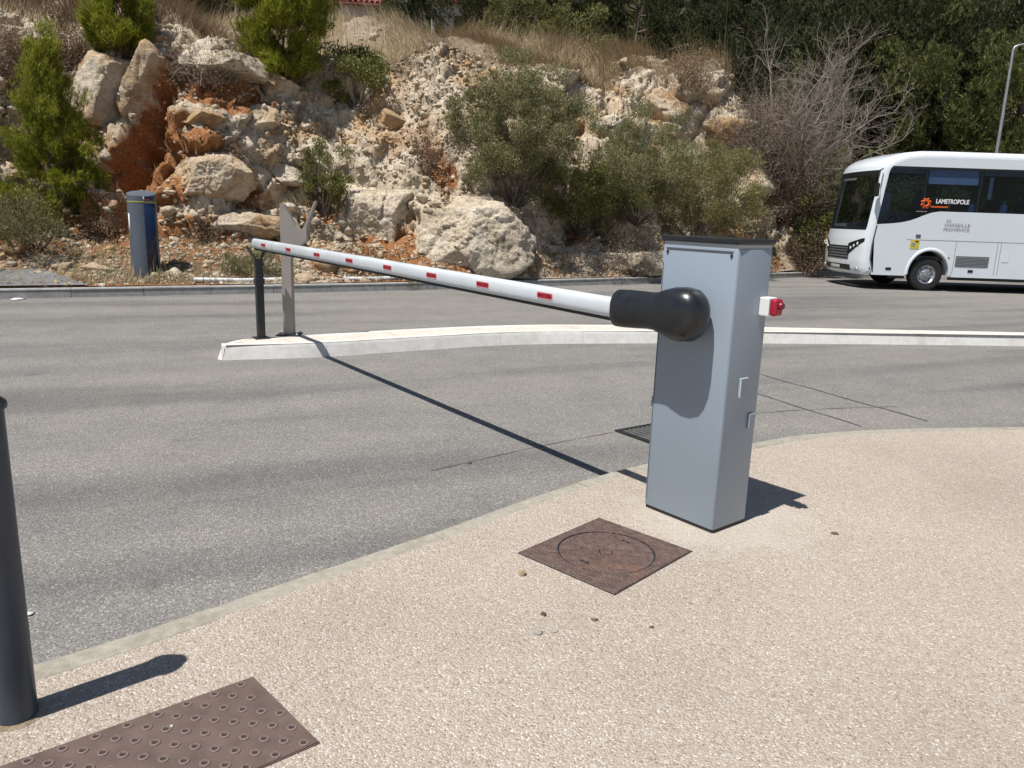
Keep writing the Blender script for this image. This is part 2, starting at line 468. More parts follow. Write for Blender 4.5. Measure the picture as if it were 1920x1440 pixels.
M = {}
M['aggregate'] = mat_aggregate()
M['asphalt'] = mat_asphalt()
M['rust'] = mat_rust()
M['earth'] = mat_stone('dry_earth', [(0.14, 0.09, 0.055), (0.25, 0.17, 0.11), (0.38, 0.28, 0.20)], 3.0)
M['kerb'] = mat_stone('grey_kerb_concrete', [(0.29, 0.265, 0.215), (0.37, 0.34, 0.28), (0.45, 0.415, 0.345)], 26.0, 0.7, (0.70, 0.68, 0.62))
M['far_kerb'] = mat_stone('far_kerb_concrete', [(0.27, 0.26, 0.245), (0.34, 0.33, 0.31), (0.42, 0.41, 0.39)], 10.0, 0.35, (0.75, 0.73, 0.7))
M['white_kerb'] = mat_stone('white_kerb_stone', [(0.58, 0.555, 0.51), (0.66, 0.64, 0.60), (0.73, 0.71, 0.675)], 9.0, 0.3, (0.80, 0.77, 0.72))
M['island_top'] = mat_stone('cream_concrete', [(0.55, 0.49, 0.41), (0.64, 0.58, 0.50), (0.72, 0.67, 0.59)], 20.0, 0.4, (0.7, 0.66, 0.6))
M['mortar'] = mat_stone('mortar', [(0.28, 0.26, 0.23), (0.36, 0.34, 0.30), (0.44, 0.42, 0.38)], 24.0, 0.5)
M['rock_bank'] = mat_rock('limestone_bank', True)
M['rock_tan'] = mat_rock('tan_limestone', False, warm=1.0)
M['rock_grey'] = mat_rock('grey_limestone', False, grey=1.0)
M['rock_pale'] = mat_rock('pale_limestone', False, warm=0.2)
M['tar'] = plain('tar_seal', (0.11, 0.107, 0.102), 0.7, var=0.3, scale=9)
M['cabinet'] = plain('grey_cabinet_paint', (0.285, 0.338, 0.398), 0.36, var=0.055, scale=2.2, bump=0.06, bscale=350, spec=0.45)
M['blackpl'] = plain('black_plastic', (0.018, 0.019, 0.022), 0.28, var=0.2, scale=20, bump=0.05, bscale=400)
M['blackmetal'] = plain('black_paint', (0.022, 0.024, 0.026), 0.42, var=0.25, scale=14, bump=0.08, bscale=150)
M['armwhite'] = plain('white_arm_paint', (0.64, 0.68, 0.71), 0.28, var=0.06, scale=5)
M['rubber'] = plain('dark_rubber', (0.03, 0.03, 0.032), 0.75, var=0.2)
M['red'] = plain('red_reflective', (0.36, 0.010, 0.032), 0.3, var=0.15, scale=40)
M['pink'] = plain('pale_red_border', (0.75, 0.42, 0.42), 0.45, var=0.05)
M['dkred'] = plain('dark_red_print', (0.20, 0.006, 0.016), 0.35, var=0.2, scale=40)
M['white'] = plain('white_plastic', (0.74, 0.74, 0.72), 0.45, var=0.04)
M['steel'] = plain('grey_steel', (0.42, 0.43, 0.44), 0.4, 0.6, var=0.08)
M['taupe'] = plain('taupe_painted_steel', (0.33, 0.295, 0.26), 0.6, var=0.1, scale=5, bump=0.08, bscale=60)
M['slate'] = plain('slate_blue_paint', (0.105, 0.125, 0.155), 0.4, var=0.08, scale=8, bump=0.06, bscale=120)
M['navy'] = plain('navy_panel', (0.008, 0.018, 0.05), 0.25, var=0.2, scale=10)
M['bolblue'] = plain('dark_grey_bollard_paint', (0.040, 0.055, 0.078), 0.38, var=0.12, scale=9, bump=0.06, bscale=200)
M['yellow'] = plain('yellow_green_band', (0.34, 0.33, 0.05), 0.5, var=0.1)
M['buswhite'] = plain('white_bus_paint', (0.73, 0.775, 0.81), 0.2, var=0.02, scale=2, coat=0.4)
M['busgrey'] = plain('grey_bus_trim', (0.16, 0.165, 0.17), 0.5, var=0.1)
M['busdark'] = plain('black_bus_trim', (0.012, 0.013, 0.015), 0.35, var=0.2)
M['seam'] = plain('dark_seam', (0.10, 0.105, 0.115), 0.6, var=0.1)
M['glass_dark'] = mat_glass('tinted_window_glass', (0.30, 0.39, 0.52))
M['glass_clear'] = mat_glass('windscreen_glass', (0.42, 0.46, 0.46))
M['tyre'] = plain('tyre_rubber', (0.018, 0.018, 0.019), 0.8, var=0.3, scale=25, bump=0.2, bscale=90)
M['rim'] = plain('steel_rim', (0.42, 0.43, 0.45), 0.35, 0.7, var=0.15, scale=12)
M['seat'] = plain('blue_grey_seat_fabric', (0.10, 0.14, 0.20), 0.9, var=0.2)
M['blind'] = plain('pale_window_blind', (0.55, 0.60, 0.68), 0.7, var=0.05)
M['orange'] = plain('orange_print', (0.78, 0.12, 0.02), 0.45, var=0.05)
M['print_white'] = plain('white_print', (0.85, 0.85, 0.85), 0.45, var=0.02)
M['print_grey'] = plain('grey_print', (0.30, 0.29, 0.30), 0.5, var=0.05)
M['sticker_y'] = plain('yellow_sticker', (0.62, 0.52, 0.06), 0.45, var=0.1)
M['sticker_p'] = plain('purple_sticker', (0.13, 0.08, 0.15), 0.45, var=0.1)
M['lamp_amber'] = plain('amber_lens', (0.6, 0.16, 0.05), 0.25, var=0.1)
M['wall'] = mat_stone('pale_render', [(0.50, 0.46, 0.42), (0.56, 0.52, 0.48), (0.62, 0.58, 0.54)], 2.5, 0.2)
M['tile'] = plain('red_roof_tile', (0.30, 0.075, 0.055), 0.75, var=0.25, scale=4)
M['greenpost'] = plain('dark_green_paint', (0.02, 0.05, 0.035), 0.5, var=0.2)
M['bark'] = mat_stone('bark', [(0.06, 0.045, 0.035), (0.13, 0.10, 0.078), (0.21, 0.175, 0.14)], 18.0, 0.8)
M['drytwig'] = plain('dry_grey_twig', (0.30, 0.25, 0.205), 0.9, var=0.35, scale=3)
M['browntwig'] = plain('dry_brown_twig', (0.20, 0.125, 0.085), 0.9, var=0.35, scale=3)
M['pine_bright'] = mat_leaf('bright_pine_needles', [(0.07, 0.085, 0.010), (0.18, 0.205, 0.018), (0.31, 0.325, 0.036), (0.45, 0.44, 0.08)], 0.4)
M['olive'] = mat_leaf('olive_green_leaves', [(0.06, 0.07, 0.018), (0.125, 0.135, 0.036), (0.215, 0.215, 0.068), (0.33, 0.315, 0.125)], 0.25)
M['olive_grey'] = mat_leaf('grey_green_leaves', [(0.085, 0.085, 0.035), (0.18, 0.175, 0.075), (0.29, 0.275, 0.13), (0.43, 0.40, 0.23)], 0.25)
M['yellowgreen'] = mat_leaf('yellowish_leaves', [(0.085, 0.08, 0.028), (0.17, 0.155, 0.055), (0.275, 0.24, 0.095), (0.41, 0.36, 0.17)], 0.25)
M['pine_dark'] = mat_leaf('dark_pine_needles', [(0.012, 0.017, 0.006), (0.030, 0.038, 0.011), (0.060, 0.070, 0.021), (0.115, 0.122, 0.042)], 0.2)
M['pine_mid'] = mat_leaf('mid_pine_needles', [(0.03, 0.040, 0.012), (0.085, 0.098, 0.026), (0.155, 0.168, 0.048), (0.25, 0.25, 0.09)], 0.22)
M['dryleaf'] = mat_leaf('dry_brown_leaves', [(0.12, 0.08, 0.05), (0.20, 0.14, 0.095), (0.30, 0.22, 0.15), (0.42, 0.33, 0.23)], 0.15, 0.9)
M['straw'] = mat_leaf('dry_straw', [(0.17, 0.125, 0.07), (0.29, 0.215, 0.125), (0.42, 0.325, 0.195), (0.54, 0.44, 0.285)], 0.2, 0.8)
M['weed'] = mat_leaf('verge_weed', [(0.09, 0.09, 0.035), (0.16, 0.155, 0.06), (0.25, 0.225, 0.11), (0.36, 0.31, 0.18)], 0.2, 0.8)

# ================================================================== SETTING
def sheet(name, pts, z, mat, res=None):
    bm = bmesh.new()
    bm.faces.new([bm.verts.new((p[0], p[1], z)) for p in pts])
    bmesh.ops.triangulate(bm, faces=bm.faces[:])
    return tag(obj(name, mesh_bm(name, bm, [mat])), kind='structure')
sheet('ground', [(-600, -600), (600, -600), (600, 600), (-600, 600)], -0.06, M['earth'])
sheet('road', [(-70, -30), (90, -30), (90, 60), (-70, 60)], 0.0, M['asphalt'])

def spline(pts, step=0.1):
    P = np.array(pts, float); out = []
    Q = np.vstack([2 * P[0] - P[1], P, 2 * P[-1] - P[-2]])
    for i in range(1, len(Q) - 2):
        a, b, c, d = Q[i - 1], Q[i], Q[i + 1], Q[i + 2]
        n = max(2, int(np.linalg.norm(c - b) / step))
        for k in range(n):
            t = k / n
            out.append(0.5 * (2 * b + (c - a) * t + (2 * a - 5 * b + 4 * c - d) * t ** 2 + (3 * b - a - 3 * c + d) * t ** 3))
    out.append(P[-1])
    return np.array(out)
def resample(P, step):
    s = np.r_[0, np.cumsum(np.linalg.norm(np.diff(P, axis=0), axis=1))]
    t = np.linspace(0, s[-1], max(2, int(round(s[-1] / step)) + 1))
    return np.stack([np.interp(t, s, P[:, k]) for k in range(P.shape[1])], -1), t
def left_normals(P):
    T = np.gradient(P, axis=0); T /= np.linalg.norm(T, axis=1)[:, None]
    return np.stack([-T[:, 1], T[:, 0]], -1)
rng = np.random.default_rng(7)

PAVE = 0.08
def kerb_stones(parent, P, N, L, w, z0, z1, mat, gap=0.007, ch=0.018, jit=0.003, slope=0.0):
    """stones of length L laid along P; N points away from the exposed face"""
    s = np.r_[0, np.cumsum(np.linalg.norm(np.diff(P, axis=0), axis=1))]
    k = 0; a = 0.0
    while a < s[-1] - 0.05:
        b = min(a + L, s[-1])
        n = max(3, int((b - a) / 0.18) + 1)
        t = np.linspace(a + gap / 2, b - gap / 2, n)
        X = np.stack([np.interp(t, s, P[:, 0]), np.interp(t, s, P[:, 1])], -1)
        NN = np.stack([np.interp(t, s, N[:, 0]), np.interp(t, s, N[:, 1])], -1)
        NN /= np.linalg.norm(NN, axis=1)[:, None]
        j = rng.uniform(-jit, jit); zt = z1 + rng.uniform(-jit, jit)
        prof = [(0.0 + j, z0), (slope + 0.0 + j, zt - ch), (slope + ch * 0.35 + j, zt - ch * 0.3), (slope + ch + j, zt), (w - 0.004, zt), (w, zt - 0.004), (w, z0)]
        c = X.mean(0); V = []
        for q in range(n):
            for o, z in prof:
                V.append((X[q, 0] + NN[q, 0] * o - c[0], X[q, 1] + NN[q, 1] * o - c[1], z))
        m_ = len(prof); F = []
        for q in range(n - 1):
            for i in range(m_ - 1):
                F.append((q * m_ + i, q * m_ + i + 1, (q + 1) * m_ + i + 1, (q + 1) * m_ + i))
        bm = bmesh.new(); vs = [bm.verts.new(v) for v in V]
        for f in F: bm.faces.new([vs[i] for i in f])
        bm.faces.new(vs[:m_]); bm.faces.new(vs[-m_:][::-1])
        o = obj('kerb_stone', mesh_bm('kerb_stone', bm, [mat]), parent, (c[0], c[1], 0))
        k += 1; a = b
    return k
def strip_mesh(name, A, B, zs, mat):
    n = len(A)
    V = np.concatenate([np.c_[A, np.full(n, zs)], np.c_[B, np.full(n, zs)]])
    i = np.arange(n - 1)
    F = np.stack([i, i + 1, n + i + 1, n + i], -1)
    return mesh_np(name, V, F, [mat])

# --- near pavement and its kerb
kp = [(-9.0, -3.6), (-5.0, -0.65), (-2.9, 0.95), (-1.45, 2.08), (-0.86, 2.66), (-0.31, 3.21), (0.13, 3.68), (0.62, 4.13), (1.1, 4.47), (1.56, 4.75), (1.95, 4.98), (2.58, 5.19), (3.7, 5.40), (5.2, 5.62), (9.0, 6.2), (22.0, 8.0)]
NK, _ = resample(spline(kp), 0.15)
NN = -left_normals(NK)                       # towards the pavement
kb = tag(obj('kerb', strip_mesh('kerb_bed', NK + NN * 0.004, NK + NN * 0.118, PAVE - 0.012, M['mortar'])), kind='structure')
kerb_stones(kb, NK, NN, 1.0, 0.12, -0.03, PAVE + 0.004, M['kerb'], slope=0.012, gap=0.004)
inner, _ = resample(NK + NN * 0.108, 0.03)
_jn = left_normals(inner)
_nz = np.c_[inner * 14.0, np.zeros(len(inner))]
inner = inner + _jn * (0.006 * fbm(_nz, 3, 7))[:, None]
pv = [tuple(p) for p in inner] + [(22, -25), (-40, -25), (-40, -3.6)]
sheet('pavement', pv, PAVE + 0.0005, M['aggregate'])
kb.location.z = -0.004

# --- splitter island with white kerb stones
fr_ = spline([(-2.78, 7.20), (-1.95, 7.50), (-0.93, 8.12), (0.05, 8.66), (1.55, 9.05), (3.08, 9.35), (6.6, 9.85), (14, 10.7), (30, 12.0)])
re_ = spline([(-2.62, 7.75), (-2.22, 8.02), (-1.02, 8.80), (0.22, 9.38), (1.58, 9.66), (3.2, 9.86), (6.75, 10.20), (14, 11.05), (30, 12.4)])
FRP, _ = resample(fr_, 0.15); REP, _ = resample(re_, 0.15)
n_ = min(len(FRP), len(REP))
tq = np.linspace(0, 1, 220)
def rs(P, t):
    s = np.r_[0, np.cumsum(np.linalg.norm(np.diff(P, axis=0), axis=1))]; s /= s[-1]
    return np.stack([np.interp(t, s, P[:, k]) for k in range(2)], -1)
FA, RA = rs(FRP, tq), rs(REP, tq)
isl = tag(obj('traffic_island', strip_mesh('island_fill', FA * 0.9 + RA * 0.1, RA * 0.97 + FA * 0.03, 0.137, M['island_top'])), kind='structure')
kerb_stones(isl, FRP, left_normals(FRP), 1.0, 0.16, -0.03, 0.14, M['white_kerb'], slope=0.05, ch=0.03, gap=0.003, jit=0.001)
kerb_stones(isl, REP[::-1].copy(), left_normals(REP[::-1].copy()), 1.0, 0.14, -0.03, 0.14, M['white_kerb'], slope=0.02, ch=0.02)
# rounded nose stone
bm = bmesh.new()
fp, rp_ = FRP[0], REP[0]
mid = (fp + rp_) / 2; ax = (rp_ - fp); half = np.linalg.norm(ax) / 2; ax /= np.linalg.norm(ax); outd = np.array([-ax[1], ax[0]])
if outd[0] > 0: outd = -outd
ring0, ring1, ring2 = [], [], []
for t in np.linspace(0, math.pi, 15):
    a_ = mid - ax * half * math.cos(t) + outd * 0.17 * math.sin(t)
    b_ = mid - ax * (half - 0.05) * math.cos(t) + outd * 0.11 * math.sin(t)
    c_ = mid - ax * (half - 0.085) * math.cos(t) + outd * 0.07 * math.sin(t)
    ring0.append(bm.verts.new((a_[0], a_[1], -0.03))); ring1.append(bm.verts.new((b_[0], b_[1], 0.105))); ring2.append(bm.verts.new((c_[0], c_[1], 0.139)))
for i in range(14):
    bm.faces.new((ring0[i], ring0[i + 1], ring1[i + 1], ring1[i])); bm.faces.new((ring1[i], ring1[i + 1], ring2[i + 1], ring2[i]))
bm.faces.new(ring2)
obj('nose_stone', smooth_angle(mesh_bm('nose_stone', bm, [M['white_kerb']]), 30), isl)

# --- far side: kerb and rocky bank frame
BO = np.array([-7.53, 11.2]); BE = np.array([0.8346, 0.5509]); BN = np.array([-0.5509, 0.8346])
def kd(u):
    u = np.asarray(u, float)
    return np.clip(-0.45 * 4 * u * (18.4 - u) / 338.0, -0.5, 1.2)
def bank_xy(u, dd):
    d = dd + kd(u)
    return BO[0] + u * BE[0] + d * BN[0], BO[1] + u * BE[1] + d * BN[1]
uu = np.arange(-14, 34, 0.2)
FK = np.stack(bank_xy(uu, 0 * uu), -1)
FKN = left_normals(FK)
fk = tag(obj('kerb', strip_mesh('kerb_bed', FK + FKN * 0.005, FK + FKN * 0.145, 0.118, M['mortar'])), kind='structure')
kerb_stones(fk, FK, FKN, 1.0, 0.15, -0.03, 0.14, M['far_kerb'], slope=0.015)

def sstep(a, b, x):
    t = np.clip((np.asarray(x, float) - a) / (b - a), 0, 1)
    return t * t * (3 - 2 * t)
def foot(u):
    return 0.75 + 1.5 * (1 - sstep(4.5, 8.0, u)) + 0.35 * np.sin(u * 1.3)
def run(u):
    return 3.3 + 0.5 * np.sin(u * 0.9 + 1)
def top_h(u):
    u = np.asarray(u, float)
    t = 4.35 + 0.22 * np.sin(u * 0.8) + 0.15 * np.sin(u * 2.1 + 1.0) + 0.55 * sstep(10.5, 15, u)
    return t * (1 - 0.82 * sstep(17.6, 22.5, u))
def bank_z(u, dd):
    f, L, T = foot(u), run(u), top_h(u)
    x = (dd - f) / L
    toe = 0.14 + 0.10 * np.clip(dd, 0, 9) * (1 - sstep(0.0, 1, x)) + 0.42 * sstep(0.25, 1, dd / np.maximum(f, 0.3)) 
    face = T * (0.55 * np.clip(x, 0, 1) ** 0.75 + 0.45 * sstep(0, 1, x))
    beyond = np.maximum(dd - f - L, 0)
    up = 0.30 * beyond * sstep(0, 3, beyond)
    up = np.minimum(up, 0.30 * 4.6 + 0.02 * np.maximum(beyond - 4.6, 0)) * (1 - 0.85 * sstep(16, 22, u))
    return np.minimum(toe, 0.9) + face + up
U = np.arange(-7.0, 25.0, 0.036)
DD = np.concatenate([np.arange(0.15, 0.6, 0.06), np.arange(0.6, 6.6, 0.034), np.arange(6.6, 10, 0.10), np.arange(10, 44, 0.6)])
UG, DG = np.meshgrid(U, DD, indexing='ij')
ug, dg = UG.ravel(), DG.ravel()
bx, by = bank_xy(ug, dg); bz = bank_z(ug, dg)
PB = np.stack([bx, by, bz], -1)
nu, nd = len(U), len(DD)
G = PB.reshape(nu, nd, 3)
nrm = np.cross(np.gradient(G, axis=0), np.gradient(G, axis=1)).reshape(-1, 3)
nrm /= np.linalg.norm(nrm, axis=1)[:, None]
xr = (dg - foot(ug)) / run(ug)
rockm = sstep(-0.08, 0.12, xr) * (1 - 0.8 * sstep(0.9, 1.15, xr))
fine = sstep(0.0, 0.5, dg - 0.15)
# warp so that fractures run along tilted bedding
W = PB + 0.16 * np.stack([fbm(PB * 0.9, 3, 1), fbm(PB * 0.9, 3, 2), fbm(PB * 0.9, 3, 3)], -1)
b1, e1 = blocks(W * np.array([1, 1, 1.25]), 1.5, 11, 0.55)
b2, e2 = blocks(W * np.array([1, 1, 1.3]), 0.55, 23, 0.7)
b3, e3 = blocks(W, 0.2, 37, 0.8)
b4, e4 = blocks(W, 0.085, 53, 0.8)
rub = np.clip(0.42 + 0.5 * fbm(PB * 0.55, 3, 71) * 1.4 + 0.75 * sstep(6.0, 7.2, ug) * (1 - sstep(9.6, 10.6, ug)) * sstep(0.12, 0.35, xr), 0, 1)          # 0 massive rock, 1 rubble
disp = rockm * ((0.40 - 0.28 * rub) * b1 + (0.40 - 0.15 * rub) * b2 + 0.55 * b3 * (0.85 - 0.35 * rub) + 0.5 * b4 * (0.6 + 0.1 * rub)
                - 0.20 * (1 - 0.8 * rub) * np.exp(-(e1 / 0.06) ** 2) - 0.06 * (1 - 0.6 * rub) * np.exp(-(e2 / 0.03) ** 2)) + 0.10 * fbm(PB * 1.1, 5, 5) * (0.25 + rockm)
disp += fine * (1 - rockm) * (0.28 * b3 * sstep(-0.1, 0.3, fbm(PB * 1.3, 3, 81)) + 0.25 * b4)
disp *= fine
# hollows and clefts washed out of the rock: (photo px, py) -> centre on bank, radii in u and z, depth
soil = 1.1 * (1 - sstep(0.02, 0.16, xr)) * sstep(-0.6, 0.5, fbm(PB * 0.8, 4, 91) + 0.35) * (1 - 0.6 * sstep(7, 9.5, ug))
def smooth_hit(px, py):
    d = ray(px, py); o = np.array([0, 0, CH])
    t = np.arange(8, 60, 0.02)
    P = o + t[:, None] * d
    rel = P[:, :2] - BO
    u = rel @ BE; dd = rel @ BN - kd(u)
    hit = (dd > 0.15) & (bank_z(u, dd) > P[:, 2])
    i = int(np.argmax(hit)) if hit.any() else len(t) - 1
    return u[i], dd[i], P[i]
for px, py, ru, rz, dep, so in [(330, 135, 0.20, 0.30, 0.8, 1.2), (308, 175, 0.20, 0.32, 1.0, 1.2), (285, 220, 0.22, 0.34, 1.1, 1.2), (262, 265, 0.22, 0.34, 1.0, 1.2), (240, 310, 0.22, 0.36, 0.9, 1.2), (225, 355, 0.2, 0.3, 0.6, 1.2),
                                (285, 320, 0.65, 0.5, 0.05, 1.6), (325, 275, 0.65, 0.4, 0.05, 1.6), (400, 175, 0.8, 0.3, 0.12, 1.6), (445, 195, 0.6, 0.3, 0.05, 1.5), (350, 165, 0.4, 0.3, 0.15, 1.2), (330, 250, 0.4, 0.22, 0.35, 1.1),
                                (470, 355, 0.35, 0.32, 0.5, 1.0), (520, 365, 0.2, 0.2, 0.4, 0.6), (600, 395, 0.3, 0.3, 0.25, 1.0), (825, 310, 0.28, 0.5, 0.35, 0.8), (1090, 430, 0.8, 0.4, 0.4, 0.5),
                                (790, 200, 0.15, 0.7, 0.2, 0.2), (1230, 220, 0.6, 0.35, 0.12, 0.5), (1265, 190, 0.3, 0.25, 0.1, 0.5)]:
    u0, d0, P0 = smooth_hit(px, py)
    q = np.exp(-(((ug - u0) / ru) ** 2 + ((bz - P0[2]) / rz) ** 2) ** 1.5)
    disp -= dep * q * rockm
    soil = np.maximum(soil, so * np.sqrt(q))
humus = np.clip(sstep(0.80, 1.05, xr) * 0.95 + 0.55 * (1 - sstep(0.05, 0.3, xr)) * sstep(0, 0.5, fbm(PB * 1.5, 4, 97)) + 0.62 * sstep(0.55, 0.9, rub) * sstep(-0.2, 0.6, fbm(PB * 1.0, 3, 99)), 0, 1)
PBd = PB + nrm * disp[:, None]
PBd[:, 2] = np.maximum(PBd[:, 2], 0.08)
i = np.arange(nu - 1)[:, None] * nd; j = np.arange(nd - 1)[None, :]
BF = np.stack([i + j, i + nd + j, i + nd + j + 1, i + j + 1], -1).reshape(-1, 4)
me = mesh_np('rocky_bank', PBd, BF, [M['rock_bank']])
for nm, arr in (('soil', soil), ('humus', humus)):
    at = me.attributes.new(nm, 'FLOAT', 'POINT'); at.data.foreach_set('value', arr.astype(np.float32))
tag(obj('rocky_bank', me), kind='structure')
BVH = BVHTree.FromPolygons(PBd.tolist(), BF.tolist())
def bank_hit(px, py):
    d = Vector(ray(px, py)).normalized()
    h = BVH.ray_cast(Vector((0, 0, CH)), d)
    if h[0] is None:
        return None
    return np.array(h[0]), float((h[0] - Vector((0, 0, CH))).dot(Vector(C_F)))
def ground_z(x, y):
    h = BVH.ray_cast(Vector((x, y, 60)), Vector((0, 0, -1)))
    return h[0][2] if h[0] is not None else None

# --- wooded hillside rising behind everything
hx = np.linspace(-90, 110, 101); hy = np.linspace(30, 150, 61)
HX, HY = np.meshgrid(hx, hy, indexing='ij'); hp = np.stack([HX.ravel(), HY.ravel(), 0 * HX.ravel()], -1)
def hill_z(x, y):
    x = np.asarray(x, float); y = np.asarray(y, float)
    l = (1 - sstep(6, 16, x))
    base = l * (0.16 * np.maximum(y - 26, 0) + 4.0) * sstep(30, 37, y) + (1 - l) * (0.05 + 0.30 * np.maximum(y - 36, 0))
    return base + 0.34 * np.maximum(y - 55, 0)
hz = hill_z(hp[:, 0], hp[:, 1]) - 0.15 + 0.5 * fbm(hp * 0.12, 3, 3)
i = np.arange(100)[:, None] * 61; j = np.arange(60)[None, :]
HF = np.stack([i + j, i + 61 + j, i + 62 + j, i + j + 1], -1).reshape(-1, 4)
M['forest_floor'] = mat_stone('forest_floor', [(0.035, 0.035, 0.018), (0.06, 0.058, 0.03), (0.11, 0.09, 0.055)], 1.2)
tag(obj('hillside', mesh_np('hillside', np.c_[hp[:, :2], hz], HF, [M['forest_floor']], True)), kind='structure')

# --- old tarmac apron behind the far kerb
ap = [gnd(-40, 542, 0.15)[:2], gnd(100, 533, 0.15)[:2], gnd(62, 510, 0.15)[:2] + np.array([0.0, 0.25]), gnd(-60, 505, 0.15)[:2]]
M['old_tarmac'] = mat_stone('old_tarmac', [(0.15, 0.155, 0.16), (0.20, 0.205, 0.21), (0.26, 0.265, 0.27)], 30, 0.5)
u_, d_ = np.meshgrid(np.linspace(-4, 1.15, 12), np.linspace(0.152, 1.25, 6), indexing='ij')
u_ = np.where(u_ > 1.0, u_ - 0.55 * (d_ - 0.15), u_)
x_, y_ = bank_xy(u_.ravel(), d_.ravel())
i = np.arange(11)[:, None] * 6; j = np.arange(5)[None, :]
tag(obj('tarmac_apron', mesh_np('tarmac_apron', np.c_[x_, y_, 0.15 + 0.17 * d_.ravel()], np.stack([i + j, i + 6 + j, i + 7 + j, i + j + 1], -1).reshape(-1, 4), [M['old_tarmac']])), kind='structure')

# --- cut and sealed joints in the asphalt
def seam(pts, w, label):
    P, _ = resample(spline(pts, 0.2), 0.12)
    N = left_normals(P)
    w_ = w * (1 + 0.4 * np.sin(np.arange(len(P)) * 1.7))[:, None]
    P = P + 0.006 * np.sin(np.arange(len(P)) * 0.9)[:, None]
    o = obj('tar_seam', strip_mesh('tar_seam', P - N * w_ / 2, P + N * w_ / 2, 0.004, M['tar']))
    return tag(o, kind='structure')
seam([(1.95, 8.5), (2.44, 7.37), (2.81, 6.58), (3.21, 5.75)], 0.018, '')
seam([(1.7, 7.4), (2.16, 6.45), (2.6, 5.52)], 0.017, '')
seam([(1.25, 5.5), (1.92, 5.82), (2.6, 6.06), (3.2, 6.2)], 0.008, '')
seam([(-0.45, 4.20), (0.15, 4.72), (0.72, 5.15)], 0.006, '')

# ================================================================== BARRIER
FA_ = R(129.5); D1 = np.array([math.cos(FA_), math.sin(FA_)]); D2 = np.array([D1[1], -D1[0]])   # D1 along the arm face, D2 to the right/back
CORN = gnd(1335, 1002, PAVE)[:2]
CW, CD_, CHT = 0.405, 0.255, 1.308
cc = CORN + D1 * CW / 2 + D2 * CD_ / 2
# local frame: +x = -D1 (towards the camera-side corner), +y = D2 (away from arm face), z up
rz_ = math.atan2(-D1[1], -D1[0])
bar = thing('barrier', 'grey boom barrier cabinet with white boom lowered across the road', 'barrier', (cc[0], cc[1], PAVE), rz_)
LYS = 1.0 if (np.array([-math.sin(rz_), math.cos(rz_)]) @ D2) > 0 else -1.0
def loc_of(P):
    d = np.asarray(P[:2]) - cc
    c_, s_ = math.cos(rz_), math.sin(rz_)
    return np.array([d[0] * c_ + d[1] * s_, -d[0] * s_ + d[1] * c_, P[2] - PAVE])
def cab_me():
    bm = bmesh.new()
    vs = box_bm(bm, (0, 0, 0.018 + (CHT - 0.06) / 2), (CW, CD_, CHT - 0.06))
    es = [e for e in bm.edges if abs(e.verts[0].co.z - e.verts[1].co.z) > 0.5]
    bmesh.ops.bevel(bm, geom=es, offset=0.013, segments=4, affect='EDGES', profile=0.5)
    es = [e for e in bm.edges if e.is_valid and abs(e.verts[0].co.z - e.verts[1].co.z) < 1e-4]
    bmesh.ops.bevel(bm, geom=es, offset=0.003, segments=2, affect='EDGES', profile=0.5)
    return smooth_angle(mesh_bm('housing', bm, [M['cabinet']]), 40)
obj('housing', cab_me(), bar)
obj('plinth', box_me('plinth', (CW - 0.012, CD_ - 0.012, 0.03), M['blackmetal'], 0.003, off=(0, 0, 0.014)), bar)
obj('neck', box_me('neck', (CW - 0.008, CD_ - 0.008, 0.022), M['steel'], 0.004, off=(0, 0, CHT - 0.033)), bar)
lid = obj('lid', box_me('lid', (CW + 0.012, CD_ + 0.012, 0.020), M['blackpl'], 0.004, 3, off=(0, 0, CHT - 0.012)), bar)
scr = lathe('screw', [(0.0001, 0.004), (0.005, 0.004), (0.0065, 0.001), (0.0065, -0.002)], [M['blackmetal']], 12)
YF = -CD_ / 2 * LYS      # local y of the arm face
for sx in (-1, 1):
    obj('screw', scr, bar, (sx * (CW / 2 - 0.032), YF - 0.0015 * LYS, CHT - 0.072), (R(90) * LYS, 0, 0))
obj('door_seam', box_me('door_seam', (0.0025, 0.003, CHT - 0.17), M['seam'], 0), bar, (-CW / 2 + 0.012, YF - 0.0005 * LYS, 0.05 + (CHT - 0.17) / 2))
obj('hinge', box_me('hinge', (0.012, 0.012, 0.05), M['cabinet'], 0.003), bar, (-CW / 2 - 0.002, YF + 0.012 * LYS, 0.53))
obj('seam_strip', box_me('seam_strip', (CW - 0.05, 0.004, 0.006), M['seam'], 0, off=(0, 0, 0)), bar, (0, YF - 0.001 * LYS, CHT - 0.056))
# lock covers on the narrow side (local +x face)
def cover_me(nm, w, h):
    bm = bmesh.new(); box_bm(bm, (0, 0, 0), (0.012, w, h), None, 0.004, 2)
    return mesh_bm(nm, bm, [M['cabinet']])
l1 = obj('lock_cover', cover_me('lock_cover', 0.058, 0.088), bar, (CW / 2 + 0.004, YF + LYS * 0.12, 0.665))
obj('cover_edge', box_me('cover_edge', (0.003, 0.005, 0.084), M['white'], 0), l1, (0.0065, -LYS * 0.027, 0))
obj('cover_edge', box_me('cover_edge', (0.003, 0.05, 0.005), M['white'], 0), l1, (0.0065, 0, 0.0415))
l2 = obj('side_plate', cover_me('side_plate', 0.045, 0.07), bar, (CW / 2 + 0.006, YF + LYS * 0.208, 0.50))
